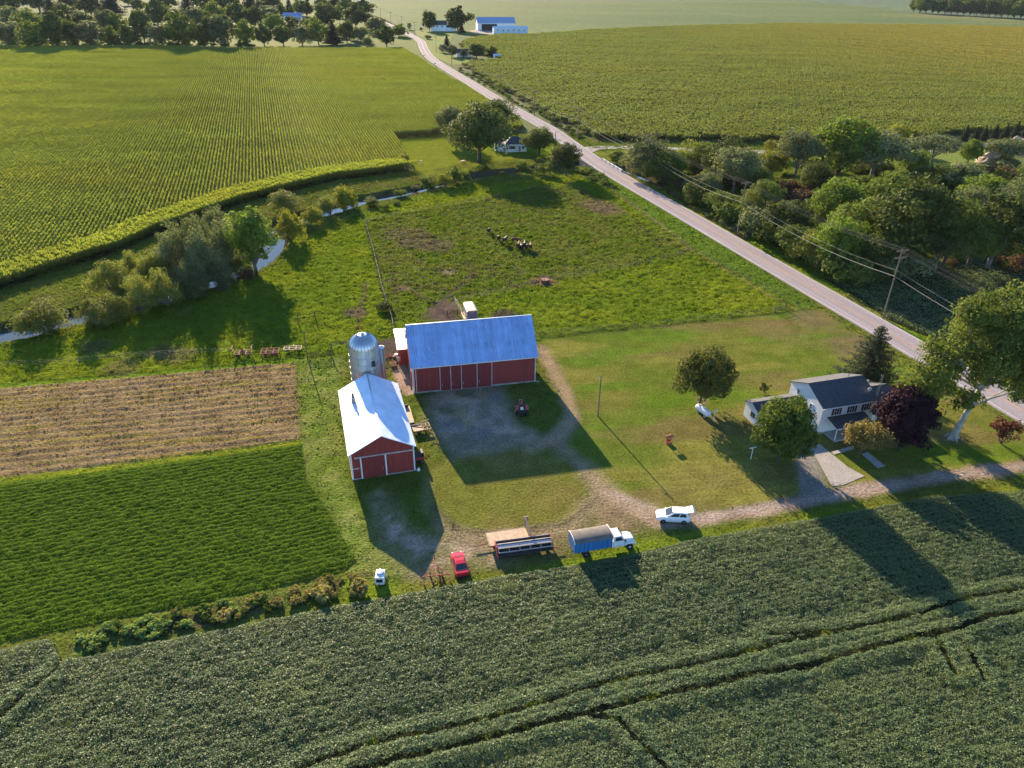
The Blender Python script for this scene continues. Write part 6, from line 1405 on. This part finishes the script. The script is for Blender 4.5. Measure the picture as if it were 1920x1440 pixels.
# grey livestock box behind the barn
p = G(886, 603); t = thing('livestock_trailer', 'grey box trailer with pale roof standing behind the big barn', 'trailer', p, rad(104))
MB().box(0, 4.6, -1.1, 1.1, .6, 2.3).build('box', mat('grey_blue_box', (.17, .20, .25), .6, 0, .35, 1.5, dirt=((.2, .13, .09), .6)), t); MB().prism([(-.05, -1.15, 2.3), (-.05, 1.15, 2.3), (-.05, .8, 2.55), (-.05, -.8, 2.55)], (4.75, 0, 0)).build('roof', mat('pale_roof', (.40, .33, .30), .6, 0, .25, 1.5), t)
for x in (1.2, 2.6):
    for s in (-1, 1): wheel(t, x, s*1.0, .36, .2, rimm)
MB().prism([(.5, 1.1, .55), (4.0, 1.1, .55), (4.0, 1.75, .45), (.5, 1.75, .45)], (0, 0, .08)).build('side_ramp', woodlt, t)
m = MB()
for z in (1.2, 1.6, 2.0): m.box(.2, 4.4, 1.1, 1.13, z-.06, z+.06)
m.build('side_slats', blk, t)
# three implements by the hay field
def implement(name, label, px, w_, dp, mt_, kind, yaw=.15):
    t = thing(name, label, 'farm implement', G(*px), yaw, 'implements in a row by the hay field')
    m = MB()
    for y in (0, dp*.5, dp): m.bar((-w_/2, y, .75), (w_/2, y, .75), .11)
    for x in (-w_/2, -w_/5, w_/5, w_/2): m.bar((x, 0, .75), (x, dp, .75), .11)
    m.build('frame', mt_, t); m = MB()
    for k in range(int(w_/.3)):
        x = -w_/2+.15+k*.3
        for y in ((0, dp) if kind == 'tine' else (dp*.5,)):
            if kind == 'disc': m.lathe([(.03, -.03), (.26, -.01), (.26, .01), (.03, .03)], (x, y, .3), 10, 'x')
            else: m.tube([(x, y, .75), (x, y+.22, .5), (x, y+.08, .12)], .03, 4)
    m.build('discs' if kind == 'disc' else 'tines', dkmetal, t)
    if kind == 'disc':
        for y in (.1, dp-.1):
            m = MB()
            for k in range(int(w_/.24)): m.lathe([(.03, -.02), (.25, -.01), (.25, .01), (.03, .02)], (-w_/2+.12+k*.24, y, .28), 10, 'x')
            m.build('disc_gang', mt_, t)
    if kind == 'wing':
        for s in (-1, 1):
            m = MB(); m.bar((s*w_/2, 0, .75), (s*(w_/2+.3), 0, 1.9), .09); m.bar((s*w_/2, dp, .75), (s*(w_/2+.3), dp, 1.9), .09); m.bar((s*(w_/2+.15), 0, 1.35), (s*(w_/2+.15), dp, 1.35), .08); m.bar((s*(w_/2+.3), 0, 1.9), (s*(w_/2+.3), dp, 1.9), .08)
            for k in range(4): m.tube([(s*(w_/2+.1), dp*k/3, 1.2), (s*(w_/2-.3), dp*k/3, 1.3)], .03, 4)
            m.build('folded_wing', mt_, t)
        MB().prism([(-.5, dp*.3, .8), (.5, dp*.3, .8), (0, dp*.3, 1.7)], (0, .15, 0)).build('hitch_frame', rk, t)
        m = MB()
        for k in range(int(w_/.3)): m.tube([(-w_/2+.15+k*.3, 0, .75), (-w_/2+.15+k*.3, .2, .4), (-w_/2+.15+k*.3, .05, .1)], .03, 4)
        m.build('tines', dkmetal, t)
    for s in (-1, 1): wheel(t, s*w_*.3, dp*.5, .28, .16, rimm)
    MB().bar((0, dp, .7), (0, dp+1.0, .5), .09).build('tongue', mt_, t)
implement('field_cultivator', 'rusty cultivator with raised folded wings, leftmost of the three implements', (455, 671), 3.0, 1.7, rustm, 'wing')
implement('disc_harrow', 'red brown disc harrow, the middle of the three implements', (506, 669), 3.2, 2.1, rk, 'disc')
implement('tine_harrow', 'light framed tine harrow, rightmost of the three implements', (549, 662), 3.2, 1.5, woodlt, 'tine')
# beside the small barn
t = thing('flat_trailer', 'bare flat wooden trailer against the side of the small barn', 'trailer', G(766, 800), .28+math.pi/2)
MB().box(0, 5.2, -1.0, .9, .6, .7).build('deck', woodlt, t)
for x in (1.6, 3.4):
    for s in (-1, 1): wheel(t, x, s*.8, .28, .16, rimm)
MB().bar((5.2, 0, .6), (6.4, 0, .5), .1).build('tongue', rustm, t); MB().cyl((4.9, -.7, .95), (4.9, .8, .95), .25, n=10).build('dark_roller', blk, t)
t = thing('hay_mower', 'weathered wooden hay conditioner with slatted frame beside the small barn', 'farm implement', G(789, 808), .35)
MB().box(-1.3, .3, -.9, .9, .55, .65).build('platform', woodlt, t); m = MB()
for x in (.35, .95, 1.5): m.bar((x, -.9, .7), (x, .9, .7), .13)
for y in (-.9, .9): m.bar((-1.3, y, .68), (1.6, y, .68), .12)
m.bar((-1.3, .9, .7), (1.6, 1.0, 1.25), .1); m.build('slat_frame', wood, t); MB().cyl((.65, -.8, .5), (.65, .8, .5), .2, n=10).build('roller', rustm, t)
for s in (-1, 1): wheel(t, -.4, s*.8, .33, .18, rimm)
t = thing('red_wagon', 'dark red machine half hidden behind the corner of the small barn', 'wagon', G(786, 864), .28)
MB().box(-1.4, .75, -.7, .9, .55, 1.05).build('box', hred, t, bevel=.05); MB().box(-1.3, .6, -.6, .8, 1.05, 1.08).build('bed', blk, t); MB().box(.3, .7, -.5, .7, 1.1, 1.7).build('dark_hood', blk, t, bevel=.06)
for x in (-.7, .4):
    for s in (-.65, .85): wheel(t, x, s, .3, .18, rimm)
t = thing('feed_bag', 'white sack slumped against the front corner of the small barn', 'bag', G(785, 884), .5)
m = MB(); m.sphere((0, 0, .28), (.28, .2, .3), 10, 7); m.build('sack', wtrim, t, smooth=True); MB().sphere((.05, .02, .6), (.1, .08, .1), 8, 6).build('tied_neck', wtrim, t)
# alley clutter
t = thing('nest_box', 'wooden box on a post in the weeds between the barns', 'box', G(748.5, 690), .3); MB().box(-.05, .05, -.05, .05, 0, 1.6).build('post', wood, t); MB().box(-.3, .3, -.2, .2, 1.5, 2.1).build('box', woodlt, t); MB().prism([(-.36, -.26, 2.1), (.36, -.26, 2.1), (.36, .26, 2.22), (-.36, .26, 2.22)], (0, 0, .05)).build('lid', wood, t)
t = thing('wooden_crate', 'orange brown wooden crate in the weeds beside the feed room', 'crate', G(737.5, 686), .5); m = MB()
for z in (.1, .35, .6): m.box(-.5, .5, -.45, -.4, z, z+.18); m.box(-.5, .5, .4, .45, z, z+.18); m.box(-.5, -.45, -.4, .4, z, z+.18); m.box(.45, .5, -.4, .4, z, z+.18)
m.build('slats', mat('orange_wood', (.40, .22, .09), .8), t); MB().box(-.48, .48, -.42, .42, .02, .08).build('base', wood, t)
t = thing('plastic_barrel', 'white plastic barrel by the side wall of the big barn', 'barrel', G(743.5, 672), 0); MB().lathe([(.26, 0), (.3, .15), (.31, .45), (.3, .75), (.26, .9), (.1, .92)], n=16).build('drum', wtrim, t, smooth=True); MB().lathe([(.27, .9), (.29, .9), (.29, .95), (.2, .95)], n=16).build('rim', galv, t)
t = thing('scrap_pile', 'heap of rusty and red scrap at the mud behind the alley', 'scrap heap', G(733, 672), .2); m = MB()
for k in range(9): a = rt_.uniform(0, 3.14); x, y = rt_.normal(size=2)*.6; m.bar((x-.7*math.cos(a), y-.5*math.sin(a), rt_.uniform(.1, .3)), (x+.7*math.cos(a), y+.5*math.sin(a), rt_.uniform(.2, .6)), .1)
m.build('scrap_bars', rk, t); MB().cyl((.6, -.4, .0), (.6, -.4, .7), .3, n=12).build('drum', rustm, t)
# lawn: propane tank, clothes poles, little red pump
A_, B_ = G(1311, 765, .7), G(1326, 776, .7); yw = math.atan2(B_[1]-A_[1], B_[0]-A_[0]); Lt = np.linalg.norm(B_-A_); t = thing('propane_tank', 'white propane tank lying on the lawn under the round maple', 'tank', (*(A_[:2]+B_[:2])/2, 0), yw)
pr_ = [(.03, -1.75)]+[(.58*math.sin(a), -1.2-.5*math.cos(a)) for a in np.linspace(.2, math.pi/2, 6)]+[(.58*math.sin(a), 1.2-.5*math.cos(a)) for a in np.linspace(math.pi/2, math.pi-.2, 6)]+[(.03, 1.75)]
MB().lathe(pr_, (0, 0, .85), 18, 'x').build('shell', mat('tank_white', (.78, .78, .78), .3, 0, .06), t, smooth=True); MB().lathe([(.22, 1.35), (.24, 1.55), (.2, 1.68), (.05, 1.72)], n=14).build('valve_dome', galv, t)
for x in (-.8, .8): MB().box(x-.12, x+.12, -.45, .45, 0, .38).build('leg', conc2, t)
for (x, y, lab) in [(1337.5, 790, 'white T shaped clothes pole near the propane tank'), (1407.5, 861, 'white T shaped clothes pole left of the big green maple')]:
    t = thing('clothes_pole', lab, 'clothes pole', G(x, y), .35); MB().cyl((0, 0, -.2), (0, 0, 2.15), .055, n=8).build('post', wtrim, t); MB().box(-.6, .6, -.05, .05, 2.1, 2.2).build('crossbar', wtrim, t)
t = thing('garden_ornament', 'small orange red wooden well ornament standing alone on the lawn', 'lawn ornament', G(1253, 831), .5)
MB().lathe([(.45, 0), (.45, .55), (.38, .55), (.38, .1)], n=10).build('well_ring', mat('orange_red_wood', (.45, .12, .05), .7), t)
for s in (-1, 1): MB().box(s*.42-.05, s*.42+.05, -.05, .05, .5, 1.25).build('post', rustm, t)
MB().prism([(-.6, -.45, 1.2), (-.6, .45, 1.2), (-.6, 0, 1.55)], (1.2, 0, 0)).build('roof', mat('orange_roof', (.42, .13, .05), .7), t)
t = thing('fire_ring', 'round rusty feeder ring in bare earth in the paddock', 'feeder ring', G(1022, 529), 0)
MB().lathe([(.95, 0), (1.0, 0), (1.0, .75), (.95, .75)], n=22).build('ring', rustm, t); m = MB()
for k in range(11): a = 2*math.pi*k/11; m.bar((.98*math.cos(a), .98*math.sin(a), .7), (.98*math.cos(a), .98*math.sin(a), 1.05), .04)
m.build('upright', rustm, t)
# cottage lawn: little figures and a table
t = thing('bird_bath', 'small dark bird bath on the cottage lawn', 'bird bath', G(789, 306), 0); MB().lathe([(.3, 0), (.12, .1), (.1, .8), (.42, .92), (.45, 1.0), (.05, .95)], n=12).build('basin', conc2, t); MB().lathe([(.35, 0), (.35, .06), (.1, .08)], n=12).build('foot', conc2, t)
t = thing('picnic_table', 'pale picnic table on the cottage lawn left of the oak', 'table', G(868, 305), .8); MB().box(-.9, .9, -.4, .4, .72, .78).build('top', woodlt, t)
for s in (-1, 1): MB().box(-.9, .9, s*.7-.14, s*.7+.14, .42, .47).build('bench', woodlt, t); m = MB().bar((s*.65, -.65, 0), (s*.65, .25, .72), .09).bar((s*.65, .65, 0), (s*.65, -.25, .72), .09); m.build('leg', wood, t)
# gravel heap and boulder by the lane
def mound(name, label, px, rx, ry, h, seed, mt_, cat):
    g = G(*px); n = 40; u = np.linspace(-1, 1, n); X_, Y_ = np.meshgrid(u, u); R_ = np.hypot(X_, Y_); Z_ = np.clip(1-R_, 0, 1)**.8*h*(.75+.6*fbm(X_*3+seed, Y_*3, seed))-.05
    Z_ += np.clip(1-R_, 0, 1)*(fbm(X_*9, Y_*9, seed+3)-.5)*h*.35
    F_ = np.array([[j*n+i, j*n+i+1, (j+1)*n+i+1, (j+1)*n+i] for j in range(n-1) for i in range(n-1)]); k = (R_.ravel()[F_] < 1.02).all(1)
    o = qmesh(name, np.stack([X_.ravel()*rx, Y_.ravel()*ry, Z_.ravel()], 1), None, mt_, faces=F_[k]); o.location = g; tag(o, label, cat)
mound('rubble_heap', 'tall tan heap of earth and rubble by the gravel lane', (1860, 304), 6.5, 5, 4.2, 5, flatmat('rubble', (.52, .40, .30), (.40, .31, .24), .9, bump=.9, fine=1.6), 'rubble heap')
mound('sand_heap', 'low pale sand heap beside the row of evergreens', (1906, 264), 2.8, 2.4, 2.0, 9, flatmat('sand', (.5, .4, .32), (.42, .33, .27), .9, bump=.6, fine=1.6), 'sand heap')
mound('earth_bank', 'broad bare earth bank right of the tan rubble heap', (1935, 288), 10, 6, 1.6, 12, flatmat('bank', (.36, .28, .2), (.26, .2, .15), .5, bump=.8, fine=1.2), 'earth bank')
# car on the far road, mailboxes
p, q = G(765, 63), G(757, 58); t = thing('distant_car', 'small silver car far up the road near the treeline', 'car', p, math.atan2(q[1]-p[1], q[0]-p[0]))
carbody(t, [(-2.2, .7, .4, .95), (-2, .86, .3, 1.0), (-1, .9, .28, 1.0), (0, .9, .26, .98), (1, .9, .28, .96), (1.8, .84, .3, .86), (2.2, .6, .4, .7)], (-1.7, -1.1, .3, 1.0, .96, 1.45, .84, .62), mat('silver_paint', (.5, .52, .55), .2, .3), (-1.35, 1.35), .34, .22)
for x, y, lab in ((795, 108, 'dark mailbox at the road bend, the farther of two'), (815.5, 123, 'dark mailbox on the road edge, the nearer of two')):
    t = thing('mailbox', lab, 'mailbox', G(x, y), ryaw); MB().box(-.08, .08, -.08, .08, 0, 1.1).build('post', postw, t); MB().prism([(-.5, -.28, 1.1), (-.5, .28, 1.1), (-.5, .28, 1.4), (-.5, .15, 1.6), (-.5, -.15, 1.6), (-.5, -.28, 1.4)], (1.0, 0, 0)).build('box', blk, t)
# ---------------------------------------------------------------- cattle
def cow_mesh(mt_, head_down, seed):
    me = bpy.data.meshes.new('cow'); hd = -.75 if head_down else 0
    V = [(-.75, 0, 1.12), (-.35, 0, 1.10), (.15, 0, 1.06), (.6, 0, 1.10), (.95, 0, 1.22+hd*.35), (1.3, 0, 1.38+hd*.95), (1.62, 0, 1.22+hd)]
    Rr = [.30, .36, .40, .34, .22, .17, .10]; E_ = [(k, k+1) for k in range(6)]
    def leg(root, x, y, hind):
        n = len(V); pts = [(x, y, .82), (x+(.10 if hind else 0), y, .58), (x-(.10 if hind else -.02), y, .36), (x-.04, y, .05)]; rr_ = [.17 if hind else .14, .10, .065, .06]
        for p, r_ in zip(pts, rr_): V.append(p); Rr.append(r_)
        E_.append((root, n)); E_.extend([(n, n+1), (n+1, n+2), (n+2, n+3)])
    for s in (-.22, .22): leg(0, -.72, s, True); leg(3, .58, s, False)
    n = len(V); V.extend([(-1.0, 0, 1.2), (-1.12, 0, .95), (-1.12, 0, .55)]); Rr.extend([.06, .03, .04]); E_.extend([(0, n), (n, n+1), (n+1, n+2)])
    for s in (-1, 1): n = len(V); V.append((1.33, s*.27, 1.42+hd*.95)); Rr.append(.05); E_.append((5, n))
    me.from_pydata(V, E_, []); o = bpy.data.objects.new('cow', me); C.objects.link(o)
    sk = o.modifiers.new('skin', 'SKIN'); lay = me.skin_vertices[0] if len(me.skin_vertices) else None
    if lay is None:
        import bmesh
        b = bmesh.new(); b.from_mesh(me); L_ = b.verts.layers.skin.verify(); b.verts.ensure_lookup_table()
        for i, v in enumerate(b.verts): v[L_].radius = (Rr[i], Rr[i]); v[L_].use_root = (i == 1)
        b.to_mesh(me); b.free()
    else:
        for i, v in enumerate(lay.data): v.radius = (Rr[i], Rr[i]); v.use_root = (i == 1)
    sk.use_smooth_shade = True
    ss_ = o.modifiers.new('smooth', 'SUBSURF'); ss_.levels = 1; ss_.render_levels = 1
    me.materials.append(mt_); return o
hb = mat('brown_hide', (.13, .052, .025), .8, 0, .25, 2); hk_ = mat('black_hide', (.018, .016, .015), .7, 0, .2, 2); hd_ = mat('dark_brown_hide', (.05, .028, .02), .8, 0, .3, 2)
protos = {}
for k, (x, y, mt_, yw, dn, lab) in enumerate([(917.5, 437.5, 'd', 80, True, 'dark cow grazing alone at the upper left of the herd'), (934.5, 451, 'd', 95, True, 'second dark cow from the left in the herd'), (947, 457, 'k', 70, False, 'black cow standing between the strays and the group'), (966, 456, 'b', 20, True, 'brown cow at the upper left of the tight group'), (972, 466, 'b', 80, False, 'golden brown cow at the left of the tight group'),
                                        (977.5, 468, 'k', 100, False, 'black cow second from the left in the tight group'), (983.6, 465, 'k', 85, False, 'black cow in the middle rear of the tight group'), (988.5, 469, 'd', 75, True, 'dark brown cow second from the right in the group'), (995, 468, 'b', 90, False, 'light brown cow at the right end of the group')]):
    key = (mt_, dn); g = G(x, y); M_ = {'b': hb, 'k': hk_, 'd': hd_}[mt_]
    if key not in protos: o = protos[key] = cow_mesh(M_, dn, k)
    else: o = protos[key].copy(); C.objects.link(o)
    o.location = (g[0], g[1], float(ground_z(g[0], g[1]))); o.rotation_euler = (0, 0, rad(yw)); o.scale = (1.1, 1.15, 1.1); tag(o, lab, 'cow', 'cattle grazing in the paddock')

# ---------------------------------------------------------------- the summer air between here and the far fields
hz = MB().box(-9100, 9100, -600, 9100, -3.2, 69).build('haze', bpy.data.materials.new('haze')); tag(hz, kind='stuff')
hm = hz.data.materials[0]; hm.use_nodes = True; hn = hm.node_tree; hn.nodes.remove(hn.nodes['Principled BSDF'])
pv = hn.nodes.new('ShaderNodeVolumePrincipled'); pv.inputs['Density'].default_value = .00002; pv.inputs['Color'].default_value = (.80, .88, 1, 1); pv.inputs['Anisotropy'].default_value = 0
hn.links.new(pv.outputs[0], hn.nodes['Material Output'].inputs['Volume'])
